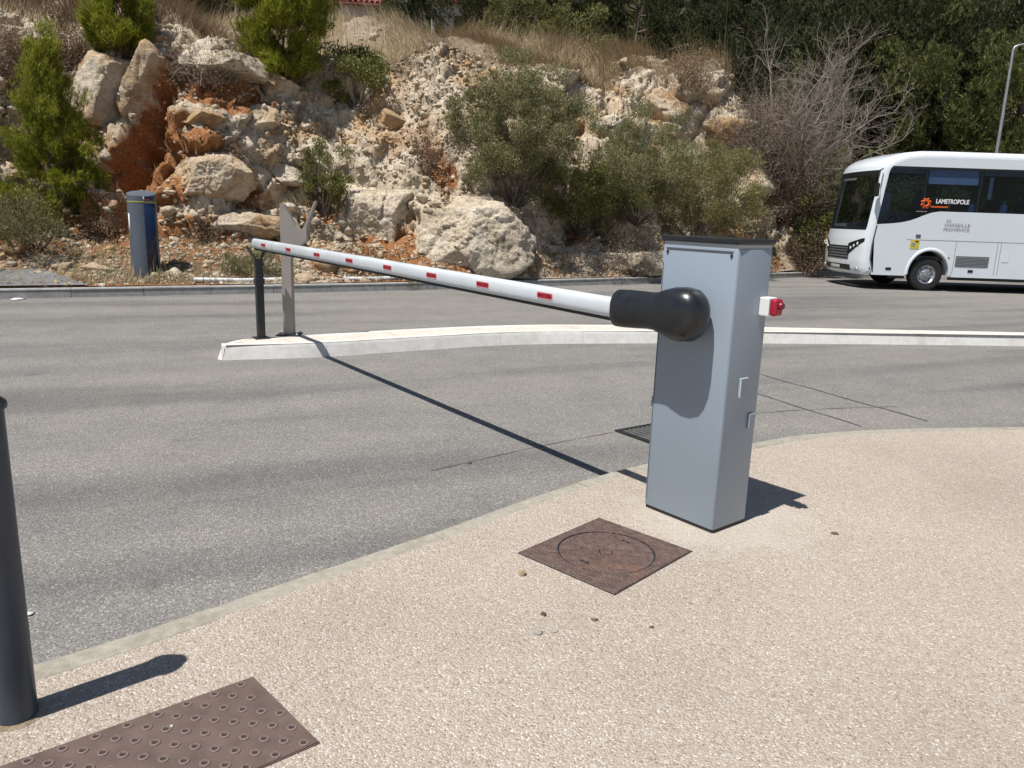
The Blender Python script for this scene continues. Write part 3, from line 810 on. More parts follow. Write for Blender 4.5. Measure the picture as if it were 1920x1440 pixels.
# siren
si = obj('siren', box_me('siren', (0.05, 0.062, 0.082), M['white'], 0.006, 3), bar, (CW / 2 + 0.025, YF + LYS * 0.215, 1.02))
ln = obj('beacon_lens', box_me('beacon_lens', (0.034, 0.058, 0.074), M['red'], 0.012, 3), si, (0.042, 0, 0.0))
obj('beacon_knob', lathe('beacon_knob', [(0.017, 0), (0.017, 0.012), (0.012, 0.018), (0.0001, 0.019)], [M['dkred']], 16), si, (0.058, 0, 0.008), (0, R(90), 0))
# boom
POST = gnd(490, 634, 0.14)
n_face = -D2
def on_plane(px, py, off):
    q = CORN + n_face * off
    d = ray(px, py); t = (n_face @ q) / (n_face @ d[:2])
    return np.array([0, 0, CH]) + d * t
A0 = on_plane(1158, 575, 0.125); A0[2] = 1.045
dA = np.array([POST[0], POST[1], 1.085]) - A0
dA_l = np.linalg.norm(dA); dA /= dA_l
A1 = A0 + dA * (dA_l + 0.10)
a0, a1 = loc_of(A0), loc_of(A1)
al = a1 - a0; ALEN = np.linalg.norm(al); al /= ALEN
sideL = np.cross(al, (0, 0, 1)); sideL /= np.linalg.norm(sideL); upL = np.cross(sideL, al)
boom_rot = Matrix(((al[0], -sideL[0], upL[0]), (al[1], -sideL[1], upL[1]), (al[2], -sideL[2], upL[2])))
if boom_rot.determinant() < 0:
    boom_rot = Matrix(((al[0], sideL[0], upL[0]), (al[1], sideL[1], upL[1]), (al[2], sideL[2], upL[2])))
def oval_sweep(name, stations, mats, n=28):
    """stations: (x, y, z, ry, rz) ellipses normal to x"""
    V, F = [], []
    for x, y, z, ry, rz in stations:
        for t in np.linspace(0, 2 * math.pi, n, endpoint=False):
            c_, s_ = math.cos(t), math.sin(t)
            e = 0.8
            V.append((x, y + ry * math.copysign(abs(c_) ** e, c_), z + rz * math.copysign(abs(s_) ** e, s_)))
    for i in range(len(stations) - 1):
        for j in range(n):
            k = (j + 1) % n
            F.append((i * n + j, i * n + k, (i + 1) * n + k, (i + 1) * n + j))
    bm = bmesh.new(); vs = [bm.verts.new(v) for v in V]
    for f in F: bm.faces.new([vs[q] for q in f])
    bm.faces.new(vs[:n]); bm.faces.new(vs[-n:][::-1])
    return smooth_angle(mesh_bm(name, bm, mats), 45)
BR = 0.048
boom = obj('boom', oval_sweep('boom', [(-0.10, 0, 0, 0.03, BR), (ALEN - 0.01, 0, 0, 0.03, BR), (ALEN, 0, 0, 0.026, BR - 0.005)], [M['armwhite']]), bar)
boom.matrix_local = Matrix.Translation(Vector(a0)) @ boom_rot.to_4x4()
toc = Vector(np.array([0, 0, CH]) - (A0 + A1) / 2)
# which local y side faces the camera side of the boom
fw = (Matrix.Rotation(rz_, 3, 'Z') @ boom_rot) @ Vector((0, 1, 0))
FS = 1.0 if fw.dot(toc) > 0 else -1.0
obj('rubber_strip', oval_sweep('rubber_strip', [(0.0, 0, -BR - 0.004, 0.012, 0.012), (ALEN - 0.02, 0, -BR - 0.004, 0.012, 0.012)], [M['rubber']], 12), boom)
# red reflective stickers with their pale edge and print
def st_me(nm, w, h, t, mat):
    bm = bmesh.new()
    n = 6; vs = []
    for sx in (1, -1):
        for k in range(n + 1):
            a = -math.pi / 2 + math.pi * k / n
            vs.append(bm.verts.new((sx * (w / 2 - h * 0.3 + h * 0.3 * math.cos(a)), 0, sx * math.copysign(abs(math.sin(a)) ** 0.6, math.sin(a)) * h / 2)))
    f = bm.faces.new(vs)
    r = bmesh.ops.extrude_face_region(bm, geom=[f])
    bmesh.ops.translate(bm, vec=(0, t, 0), verts=[v for v in r['geom'] if isinstance(v, bmesh.types.BMVert)])
    return mesh_bm(nm, bm, [mat])
s_bd = st_me('sticker_border', 0.136, 0.036, 0.0012, M['pink'])
s_rd = st_me('sticker', 0.122, 0.026, 0.0022, M['red'])
s_pr = st_me('sticker_print', 0.040, 0.010, 0.0030, M['dkred'])
wl = Matrix.Rotation(rz_, 3, 'Z')
for px_, py_ in ((500, 455), (547, 464), (601, 473), (662, 485), (734, 498), (817, 514), (913, 533), (1030, 554)):
    d = ray(px_, py_)
    # nearest point on the boom axis to the pixel's ray
    w0 = np.array([0, 0, CH]) - A0
    b_ = d @ dA; D_ = (d @ d) - b_ * b_
    t_ = ((d @ d) * (dA @ w0) - b_ * (d @ w0)) / D_
    s_ = obj('sticker', s_rd, boom, (float(t_), FS * 0.0296, 0.002))
    if FS < 0: s_.rotation_euler = (0, 0, R(180))
    obj('border', s_bd, s_, (0, 0, 0))
    for q in (-0.033, 0.033):
        obj('print', s_pr, s_, (q, 0, 0))
# elbow cover: sleeve over the boom that swells into the hub on the cabinet face
hubp = loc_of(on_plane(1292, 596, 0.10)); hubp[2] = a0[2] - 0.012
L_ = float(np.linalg.norm(hubp[:2] - a0[:2]))
ov = [(0.0, 0.058, 0.077), (0.012, 0.066, 0.086), (0.06, 0.068, 0.087), (0.14, 0.069, 0.085), (0.20, 0.070, 0.082), (0.245, 0.073, 0.085), (0.29, 0.081, 0.100), (0.34, 0.088, 0.114), (0.39, 0.090, 0.118), (0.44, 0.086, 0.111), (0.468, 0.074, 0.090), (0.486, 0.056, 0.066), (0.494, 0.03, 0.035)]
sc = (L_ + 0.075) / 0.494
hd = hubp - a0; hd[2] = 0; hd /= np.linalg.norm(hd)
hy_ = np.cross((0, 0, 1), hd)
elm = oval_sweep('elbow_cover', [(x * sc, 0.0, 0.002 + 0.012 * min(1, x / 0.3), ry, rz) for x, ry, rz in ov], [M['blackpl']], 36)
el = obj('elbow_cover', elm, bar)
el.matrix_local = Matrix.Translation(Vector(a0) - Vector(al) * 0.0) @ Matrix(((hd[0], hy_[0], 0), (hd[1], hy_[1], 0), (0, 0, 1))).to_4x4()
obj('hub_collar', lathe('hub_collar', [(0.055, 0), (0.055, 0.05), (0.0001, 0.05)], [M['blackpl']], 28), bar, (hubp[0] - 0.02, YF + LYS * 0.002, hubp[2]), (R(90) * LYS, 0, 0))
for q, zz in ((0.16, 0.06), (0.285, 0.072)):
    p = np.array(a0) + hd * q * sc
    obj('cover_hole', lathe('cover_hole', [(0.0001, 0.003), (0.005, 0.003), (0.006, 0.0)], [M['blackmetal']], 10), bar, (p[0], p[1] - LYS * (0.066 if q < 0.2 else 0.07), p[2] + zz * 0.6), (R(75) * LYS, 0, 0))

# ================================================================== boom rest posts on the island
armd = np.array([dA[0], dA[1]]); armd /= np.linalg.norm(armd)
perp = np.array([-armd[1], armd[0]])
if perp[0] > 0: perp = -perp
rp0 = thing('boom_rest_post', 'slim black forked post on the island nose cradling the boom tip', 'post', POST, math.atan2(perp[1], perp[0]))
obj('upright', box_me('upright', (0.075, 0.06, 0.80), M['blackmetal'], 0.006, off=(0, 0, 0.40)), rp0)
obj('base_plate', box_me('base_plate', (0.15, 0.13, 0.012), M['blackmetal'], 0.003, off=(0, 0, 0.006)), rp0)
obj('collar', box_me('collar', (0.092, 0.076, 0.055), M['blackmetal'], 0.004, off=(0, 0, 0.575)), rp0)
for sx in (1, -1):
    bm = bmesh.new()
    box_bm(bm, (0.0, 0, 0.08), (0.012, 0.06, 0.17), None, 0.003)
    me = mesh_bm('prong', bm, [M['blackmetal']])
    obj('prong', me, rp0, (sx * 0.022, 0, 0.785), (0, sx * R(24 if sx < 0 else 34), 0))
POST2 = gnd(543, 628, 0.14)
rp1 = thing('fork_post', 'taupe steel post with wide V fork standing behind the black post', 'post', POST2, 0.05)
pts = [(-0.052, 0), (0.052, 0), (0.052, 0.80), (0.08, 0.88), (0.20, 0.97), (0.215, 1.0), (0.215, 1.12), (0.312, 1.365), (0.302, 1.385), (0.285, 1.36), (0.185, 1.12), (0.15, 1.085), (0.10, 1.13), (-0.005, 1.335), (-0.03, 1.355), (-0.054, 1.31)]
obj('upright', poly_prism('upright', pts[:3] + [(-0.052, 0.80)], 0.10, [M['taupe']], bev=0.006), rp1)
obj('fork', poly_prism('fork', [(-0.054, 0.795), (0.054, 0.795)] + pts[3:], 0.085, [M['taupe']], bev=0.004), rp1)
obj('base_plate', box_me('base_plate', (0.24, 0.2, 0.014), M['blackmetal'], 0.003, off=(0, 0, 0.007)), rp1)
for sx in (-1, 1):
    for sy in (-1, 1):
        obj('bolt', lathe('bolt', [(0.014, 0), (0.014, 0.014), (0.0001, 0.016)], [M['steel']], 6, False), rp1, (sx * 0.095, sy * 0.075, 0.014))

# ================================================================== bollard, totem, covers
BOL = gnd(33, 1342, PAVE)
bo = thing('bollard', 'dark slate grey steel bollard with collar and ball top beside tactile plate', 'bollard', BOL)
obj('tube', lathe('tube', [(0.051, 0), (0.049, 0.04), (0.049, 0.862)], [M['bolblue']], 40), bo)
obj('collar', lathe('collar', [(0.049, 0.86), (0.056, 0.864), (0.058, 0.870), (0.056, 0.880), (0.045, 0.890), (0.042, 0.894), (0.040, 0.910)], [M['bolblue']], 40), bo)
obj('ball', lathe('ball', [(max(0.0005, 0.041 * math.sin(t)), 0.926 - 0.041 * math.cos(t)) for t in np.linspace(0.35, math.pi, 18)], [M['bolblue']], 40), bo)
tag(obj('mortar_collar', lathe('mortar_collar', [(0.050, 0.005), (0.060, 0.004), (0.068, 0.001)], [M['rock_tan']], 30)), None); 
bpy.data.objects['mortar_collar'].parent = bo

TOT = gnd(276, 528, 0.14)
to = thing('access_totem', 'thick slate blue cylindrical access totem standing behind the far kerb', 'totem', (TOT[0], TOT[1], 0.14))
TR = 0.222
def totem_me():
    n = 48; V, F = [], []
    prof = [(TR, 0), (TR, 1.33), (TR, 1.36), (TR, 1.40), (TR, 1.445)]
    for r, z in prof:
        for t in np.linspace(0, 2 * math.pi, n, endpoint=False):
            tilt = 0.06 * math.sin(t) * r / TR if z > 1.35 else 0
            V.append((r * math.cos(t), r * math.sin(t), z + (0.05 * math.sin(t) - 0.012 * math.cos(t) if z >= 1.44 else 0)))
    for i in range(len(prof) - 1):
        for j in range(n):
            k = (j + 1) % n; F.append((i * n + j, i * n + k, (i + 1) * n + k, (i + 1) * n + j))
    bm = bmesh.new(); vs = [bm.verts.new(v) for v in V]
    for f in F: bm.faces.new([vs[q] for q in f])
    bm.faces.new(vs[-n:])
    return smooth_angle(mesh_bm('tube', bm, [M['slate']]), 40)
obj('tube', totem_me(), to)
obj('band', lathe('band', [(TR + 0.002, 1.295), (TR + 0.003, 1.297), (TR + 0.003, 1.315), (TR + 0.002, 1.317)], [M['yellow']], 48), to)
def curved_panel(nm, a0_, a1_, z0, z1, r, mat, n=10):
    V, F = [], []
    for t in np.linspace(a0_, a1_, n):
        for rr, z in ((r - 0.004, z0), (r, z0), (r, z1), (r - 0.004, z1)):
            V.append((rr * math.cos(t), rr * math.sin(t), z))
    for i in range(n - 1):
        for k in range(3):
            F.append((i * 4 + k, (i + 1) * 4 + k, (i + 1) * 4 + k + 1, i * 4 + k + 1))
    return mesh_np(nm, V, F, [mat], False)
tc_ = math.atan2(-TOT[1], -TOT[0])            # angle facing the camera
dp = obj('display_panel', curved_panel('display_panel', tc_ + 0.12, tc_ + 1.0, 0.05, 1.28, TR + 0.004, M['navy']), to)
obj('header_label', curved_panel('header_label', tc_ + 0.10, tc_ + 0.95, 1.335, 1.395, TR + 0.004, M['navy']), to)
obj('red_mark', curved_panel('red_mark', tc_ + 0.22, tc_ + 0.55, 1.338, 1.356, TR + 0.007, M['red'], 4), to)
obj('white_mark', curved_panel('white_mark', tc_ + 0.10, tc_ + 0.17, 1.335, 1.39, TR + 0.007, M['white'], 3), to)
obj('side_label', curved_panel('side_label', tc_ - 1.25, tc_ - 1.05, 0.75, 1.12, TR + 0.003, M['white'], 4), to)
obj('footing', lathe('footing', [(0.0001, 0.012), (0.31, 0.010), (0.33, -0.02)], [M['mortar']], 30), to)

# manhole cover
MA = [gnd(*q, PAVE)[:2] for q in ((980, 1035), (1130, 970), (1292, 1038), (1143, 1117))]
mc = sum(MA) / 4
ang_m = math.atan2(*(MA[1] - MA[0])[::-1])
w1 = (np.linalg.norm(MA[1] - MA[0]) + np.linalg.norm(MA[2] - MA[3])) / 2; w2 = (np.linalg.norm(MA[2] - MA[1]) + np.linalg.norm(MA[3] - MA[0])) / 2
mh = thing('manhole_cover', 'rusty brown square frame with round lid set in pavement by the cabinet', 'manhole', (mc[0], mc[1], PAVE), ang_m)
bm = bmesh.new()
n = 48; LR = 0.2
outer = []
for k in range(n):
    t = 2 * math.pi * k / n
    c_, s_ = math.cos(t), math.sin(t)
    q = min((w1 / 2) / max(abs(c_), 1e-6), (w2 / 2) / max(abs(s_), 1e-6))
    outer.append((c_ * q, s_ * q))
for sx, sy in ((1, 1), (1, -1), (-1, 1), (-1, -1)):       # snap the nearest ray to the true corner
    i0 = min(range(n), key=lambda i: (outer[i][0] - sx * w1 / 2) ** 2 + (outer[i][1] - sy * w2 / 2) ** 2)
    outer[i0] = (sx * w1 / 2, sy * w2 / 2)
rows = [[(x, y, -0.02) for x, y in outer], [(x, y, 0.002) for x, y in outer], [(x * 0.99, y * 0.99, 0.005) for x, y in outer],
        [(LR * 1.028 * math.cos(2 * math.pi * k / n), LR * 1.028 * math.sin(2 * math.pi * k / n), 0.005) for k in range(n)],
        [(LR * 1.022 * math.cos(2 * math.pi * k / n), LR * 1.022 * math.sin(2 * math.pi * k / n), -0.02) for k in range(n)]]
vr = [[bm.verts.new(p) for p in r_] for r_ in rows]
for a_, b_ in zip(vr[:-1], vr[1:]):
    for k in range(n):
        bm.faces.new((a_[k], a_[(k + 1) % n], b_[(k + 1) % n], b_[k]))
obj('frame', mesh_bm('frame', bm, [M['rust']]), mh)
obj('joint', box_me('joint', (w1 + 0.012, w2 + 0.012, 0.001), M['blackmetal'], 0), mh, (0, 0, 0.0012))
obj('joint', lathe('joint', [(0.0001, 0.0024), (LR * 1.025, 0.0024)], [M['blackpl']], 48), mh)
ld = obj('lid', lathe('lid', [(0.0001, 0.004), (0.025, 0.004), (0.028, 0.001), (0.034, 0.004), (LR * 0.80, 0.0045), (LR * 0.93, 0.0045), (LR * 0.992, 0.003), (LR, -0.02)], [M['rust']], 56), mh)
for k in range(2):
    obj('key_slot', box_me('key_slot', (0.045, 0.012, 0.004), M['blackmetal'], 0.001), ld, (0.145 * (1 if k else -1), 0, 0.004), (0, 0, R(90)))
# raised studs on the frame corners and on the lid (cast anti-slip pattern)
sb = lathe('stud', [(0.0001, 0.003), (0.004, 0.0028), (0.0055, 0.0)], [M['rust']], 8)
for a_ in range(10):
    for b_ in range(9):
        x, y = (a_ - 4.5) * 0.056, (b_ - 4) * 0.056
        if math.hypot(x, y) > LR * 1.12 and abs(x) < w1 / 2 - 0.02 and abs(y) < w2 / 2 - 0.02:
            obj('stud', sb, mh, (x, y, 0.0045))
for rr, kk in ((0.065, 10), (0.105, 16), (0.14, 22)):
    for k in range(kk):
        obj('stud', sb, ld, (rr * math.cos(2 * math.pi * k / kk), rr * math.sin(2 * math.pi * k / kk), 0.004))

# tactile plate
TA = gnd(475, 1271, PAVE)[:2]; TB = gnd(0, 1440, PAVE)[:2]; TC = gnd(600, 1395, PAVE)[:2]
te = (TA - TB) / np.linalg.norm(TA - TB); tp = np.array([te[1], -te[0]])
tw, tl = float((TC - TA) @ tp), 1.25
tk = float((TC - TA) @ te)
tpn = thing('tactile_plate', 'brown tactile paving plate with rows of round studs beside the bollard', 'tactile plate', (TA[0], TA[1], PAVE), math.atan2(te[1], te[0]))
bm = bmesh.new()
vs = [bm.verts.new((x, y, 0.0)) for x, y in ((-tl, 0), (0, 0), (tk, -tw), (-tl, -tw))]
f = bm.faces.new(vs); r = bmesh.ops.extrude_face_region(bm, geom=[f])
bmesh.ops.translate(bm, vec=(0, 0, 0.007), verts=[v for v in r['geom'] if isinstance(v, bmesh.types.BMVert)])
bmesh.ops.bevel(bm, geom=[e for e in bm.edges if all(v.co.z > 0.005 for v in e.verts)], offset=0.003, segments=2, affect='EDGES')
M['plate'] = plain('brown_resin_plate', (0.130, 0.088, 0.072), 0.62, var=0.2, scale=14, bump=0.25, bscale=240)
M['stud_edge'] = plain('worn_stud_rim', (0.185, 0.135, 0.118), 0.62, var=0.25, scale=60)
M['stud_centre'] = plain('dark_stud_centre', (0.045, 0.03, 0.026), 0.8, var=0.3, scale=60)  # blackish brown for the sunken middle of each stud
obj('plate', mesh_bm('plate', bm, [M['plate']]), tpn)
dm = lathe('stud', [(0.0145, 0.0), (0.0135, 0.0024), (0.0115, 0.0034), (0.0088, 0.0034), (0.0070, 0.0012), (0.004, 0.0006), (0.0001, 0.0008)], [M['plate'], M['stud_edge'], M['stud_centre']], 14, True, [0, 1, 1, 0, 2, 2])
P_ = 0.0765
for r_ in range(int((tw - 0.03) / (P_ / 2)) + 1):
    y = -0.024 - r_ * P_ / 2
    for k in range(18):
        x = -0.045 - k * P_ + (P_ / 2 if r_ % 2 else 0) + 0.0
        if -tl + 0.03 < x < -0.022 + (tk * (-y) / tw) and -y < tw - 0.012:
            obj('stud', dm, tpn, (x, y, 0.007))

# drain grate at the near kerb, behind the cabinet
DG0 = gnd(1152, 809)[:2]; DG1 = gnd(1212, 843)[:2]; DG2 = gnd(1218, 797)[:2]
ge = (DG2 - DG0) / np.linalg.norm(DG2 - DG0); gp = (DG1 - DG0) / np.linalg.norm(DG1 - DG0)
gz = thing('drain_grate', 'dark iron drain grate in the gutter behind the barrier cabinet', 'drain', (DG0[0], DG0[1], 0.004), math.atan2(ge[1], ge[0]))
GL, GW = 0.62, 0.40
for nm, s_, o_ in (('frame_bar', (GL, 0.035, 0.012), (GL / 2, -0.018, 0.003)), ('frame_bar', (GL, 0.035, 0.012), (GL / 2, -GW + 0.018, 0.003)), ('frame_bar', (0.035, GW - 0.072, 0.012), (0.018, -GW / 2, 0.003)), ('frame_bar', (0.035, GW - 0.072, 0.012), (GL - 0.018, -GW / 2, 0.003))):
    obj(nm, box_me(nm, s_, M['blackmetal'], 0.002), gz, o_)
gb = box_me('slat', (0.022, GW - 0.072, 0.010), M['tar'], 0.002)
for k in range(13):
    obj('slat', gb, gz, (0.060 + k * 0.042, -GW / 2, 0.002))
obj('sump', box_me('sump', (GL - 0.08, GW - 0.08, 0.002), M['blackpl'], 0), gz, (GL / 2, -GW / 2, -0.002))

# ================================================================== BUS
BUS = (7.88, 18.105 + 1.15, 0.0)
bus = thing('bus', 'white minibus coach with dark tinted windows parked beyond the island', 'bus', BUS)
BW, BRAD = 1.15, 0.15
prof = np.array([(0.20, 0.30), (0.07, 0.34), (0.02, 0.45), (0.0, 0.62), (0.0, 0.80), (0.0, 0.97), (0.015, 1.15), (0.04, 1.32), (0.05, 1.40),
                 (0.09, 1.70), (0.135, 2.05), (0.18, 2.40), (0.22, 2.70), (0.255, 2.80), (0.34, 2.90), (0.52, 3.01), (0.80, 3.10), (1.15, 3.14), (1.7, 3.15), (3, 3.15), (5, 3.15), (7.6, 3.15),
                 (8.1, 3.10), (8.32, 2.95), (8.39, 2.6), (8.42, 2.0), (8.42, 1.2), (8.40, 0.6), (8.34, 0.34), (8.25, 0.30)])
def prof_n(P):
    T = np.gradient(P, axis=0); T /= np.linalg.norm(T, axis=1)[:, None]
    return np.stack([-T[:, 1], T[:, 0]], -1)       # outward (left of travel: up the nose, back along roof)
PN = prof_n(prof)
def bus_pt(i, y, off=0.0):
    """surface point for fractional profile index i at lateral y"""
    k = int(min(max(math.floor(i), 0), len(prof) - 2)); t = i - k
    p = prof[k] * (1 - t) + prof[k + 1] * t
    n = PN[k] * (1 - t) + PN[k + 1] * t; n /= np.linalg.norm(n)
    a = max(0.0, abs(y) - (BW - BRAD)) / BRAD
    ins = BRAD * (1 - math.sqrt(max(0.0, 1 - min(a, 1) ** 2)))
    p = p + n * (off - ins)
    return bend(p[0], y, p[1])
def bend(x, y, z):
    w = max(0.0, 1 - x / 2.2)
    return (x + 0.17 * w * (abs(y) / BW) ** 2.2, y, z)
def bus_patch(nm, i0, i1, y0, y1, mat, off=0.0, ni=8, ny=12, thick=0.0, parent=bus, warp=None):
    I = np.linspace(i0, i1, ni); Yv = np.linspace(y0, y1, ny)
    # keep the edge rounding resolved
    if abs(y0) > BW - BRAD or abs(y1) > BW - BRAD:
        e = BW - BRAD + BRAD * np.sin(np.linspace(0, math.pi / 2, 7))
        Yv = np.unique(np.round(np.clip(np.concatenate([np.linspace(-(BW - BRAD), BW - BRAD, 11), e, -e]), min(y0, y1), max(y0, y1)), 5))
    V = [bus_pt(a if warp is None else warp(a, b), b, off) for a in I for b in Yv]; ny = len(Yv)
    F = [(p * ny + q, p * ny + q + 1, (p + 1) * ny + q + 1, (p + 1) * ny + q) for p in range(ni - 1) for q in range(ny - 1)]
    me = mesh_np(nm, V, F, [mat])
    return obj(nm, smooth_angle(me, 40), parent)
WS0, WS1 = 8.0, 12.0
bus_patch('front_panel', 0, WS0, -BW, BW, M['buswhite'], ni=25)
bus_patch('roof', WS1, 23, -BW, BW, M['buswhite'], ni=60)
bus_patch('rear_panel', 23, len(prof) - 1, -BW, BW, M['buswhite'], ni=26)
for sgn in (-1, 1):
    bus_patch('windscreen_pillar', WS0, WS1, *(sorted((sgn * BW, sgn * (BW - BRAD * 0.62)))), M['buswhite'], ni=14)
bus_patch('windscreen', WS0, WS1, -(BW - BRAD * 0.62), BW - BRAD * 0.62, M['glass_clear'], off=-0.004, ni=14)
bus_patch('windscreen_sill', WS0 - 0.55, WS0 + 0.06, -(BW - 0.10), BW - 0.10, M['busdark'], off=0.004, ni=5)
bus_patch('windscreen_visor', WS1 - 0.35, WS1, -(BW - 0.10), BW - 0.10, M['busdark'], off=0.002, ni=5)
bus_patch('destination_strip', WS1 - 0.62, WS1 - 0.45, -0.15, 0.75, M['print_white'], off=-0.012, ni=3)
gr = bus_patch('grille', 3.2, 5.0, -0.62, 0.62, M['busgrey'], off=0.006, ni=6)
for q in np.linspace(3.35, 4.85, 5):
    bus_patch('grille_bar', q, q + 0.12, -0.60, 0.60, M['busdark'], off=0.012, ni=2, parent=gr)
bus_patch('bumper_intake', 1.6, 2.5, -0.7, 0.7, M['busdark'], off=0.006, ni=4)
bus_patch('number_plate', 1.9, 2.35, -0.26, 0.26, M['white'], off=0.014, ni=3, ny=4)
for sgn in (-1, 1):
    hlp = bus_patch('headlight', 3.9, 5.5, *sorted((sgn * 0.56, sgn * 1.08)), M['busdark'], off=0.010, ni=6, warp=lambda a, y: 4.55 + (a - 4.7) * (1.0 - 0.72 * (abs(y) - 0.56) / 0.52) + 1.35 * (abs(y) - 0.56) / 0.52)
    for q in range(3):
        c_ = bus_pt(4.75 + q * 0.30, sgn * (0.68 + q * 0.115), 0.014)
        obj('lamp', lathe('lamp', [(0.038, 0.0), (0.035, 0.010), (0.02, 0.014), (0.0001, 0.015)], [M['white']], 16), hlp, c_, (0, R(-90), 0))
    c_ = bus_pt(2.0, sgn * 0.93, 0.006)
    obj('fog_light', lathe('fog_light', [(0.05, 0), (0.045, 0.012), (0.0001, 0.015)], [M['steel']], 16), bus, c_, (0, R(-90), 0))

def side_poly(nm, pts, sgn, mat, thick=0.0, out=0.0, parent=bus):
    bm = bmesh.new()
    vs = [bm.verts.new(bend(x, sgn * (BW + out), z)) for x, z in pts]
    f = bm.faces.new(vs)
    if thick:
        r = bmesh.ops.extrude_face_region(bm, geom=[f])
        bmesh.ops.translate(bm, vec=(0, -sgn * thick, 0), verts=[v for v in r['geom'] if isinstance(v, bmesh.types.BMVert)])
    bmesh.ops.triangulate(bm, faces=bm.faces[:])
    return obj(nm, mesh_bm(nm, bm, [mat]), parent)
CAP = prof - PN * BRAD
def cap_x_front(z):
    k = [i for i in range(0, 17)]
    return float(np.interp(z, CAP[k, 1], CAP[k, 0]))
def cap_x_rear(z):
    k = list(range(22, 30))[::-1]
    return float(np.interp(z, CAP[k, 1], CAP[k, 0]))
WH_F, WH_R, WZ, AR = 1.66, 6.15, 0.385, 0.52
def dense(a, b, n):
    return [(a[0] + (b[0] - a[0]) * t, a[1] + (b[1] - a[1]) * t) for t in np.linspace(0, 1, n)[:-1]]
belt = [(cap_x_front(1.49), 1.49), (0.55, 1.515), (0.8, 1.545), (1.0, 1.585), (1.2, 1.655), (1.4, 1.74), (1.55, 1.79), (1.75, 1.82), (3.0, 1.82), (5.5, 1.82), (8.0, 1.82), (cap_x_rear(1.82), 1.82)]
def arch(cx):
    return [(cx + AR * math.cos(t), WZ + AR * 1.05 * math.sin(t)) for t in np.linspace(-0.05, math.pi + 0.05, 22)]
low = 0.34
lowp = list(belt) + [(cap_x_rear(z), z) for z in (1.5, 1.1, 0.7, 0.45)] + [(8.2, low)] + arch(WH_R) + arch(WH_F) + [(0.9, low), (0.6, low), (cap_x_front(0.5) + 0.02, low + 0.02)] + [(cap_x_front(z), z) for z in (0.5, 0.7, 0.9, 1.1, 1.3)]
upz = 2.78
capk = [i for i in range(13, 24)]
upp = [(cap_x_front(upz), upz)] + [tuple(CAP[i]) for i in range(14, 24)] + [(cap_x_rear(upz), upz), (6, upz), (4, upz), (2, upz), (1, upz)]
winp = [(x, z + 0.003) for x, z in belt[:]] 
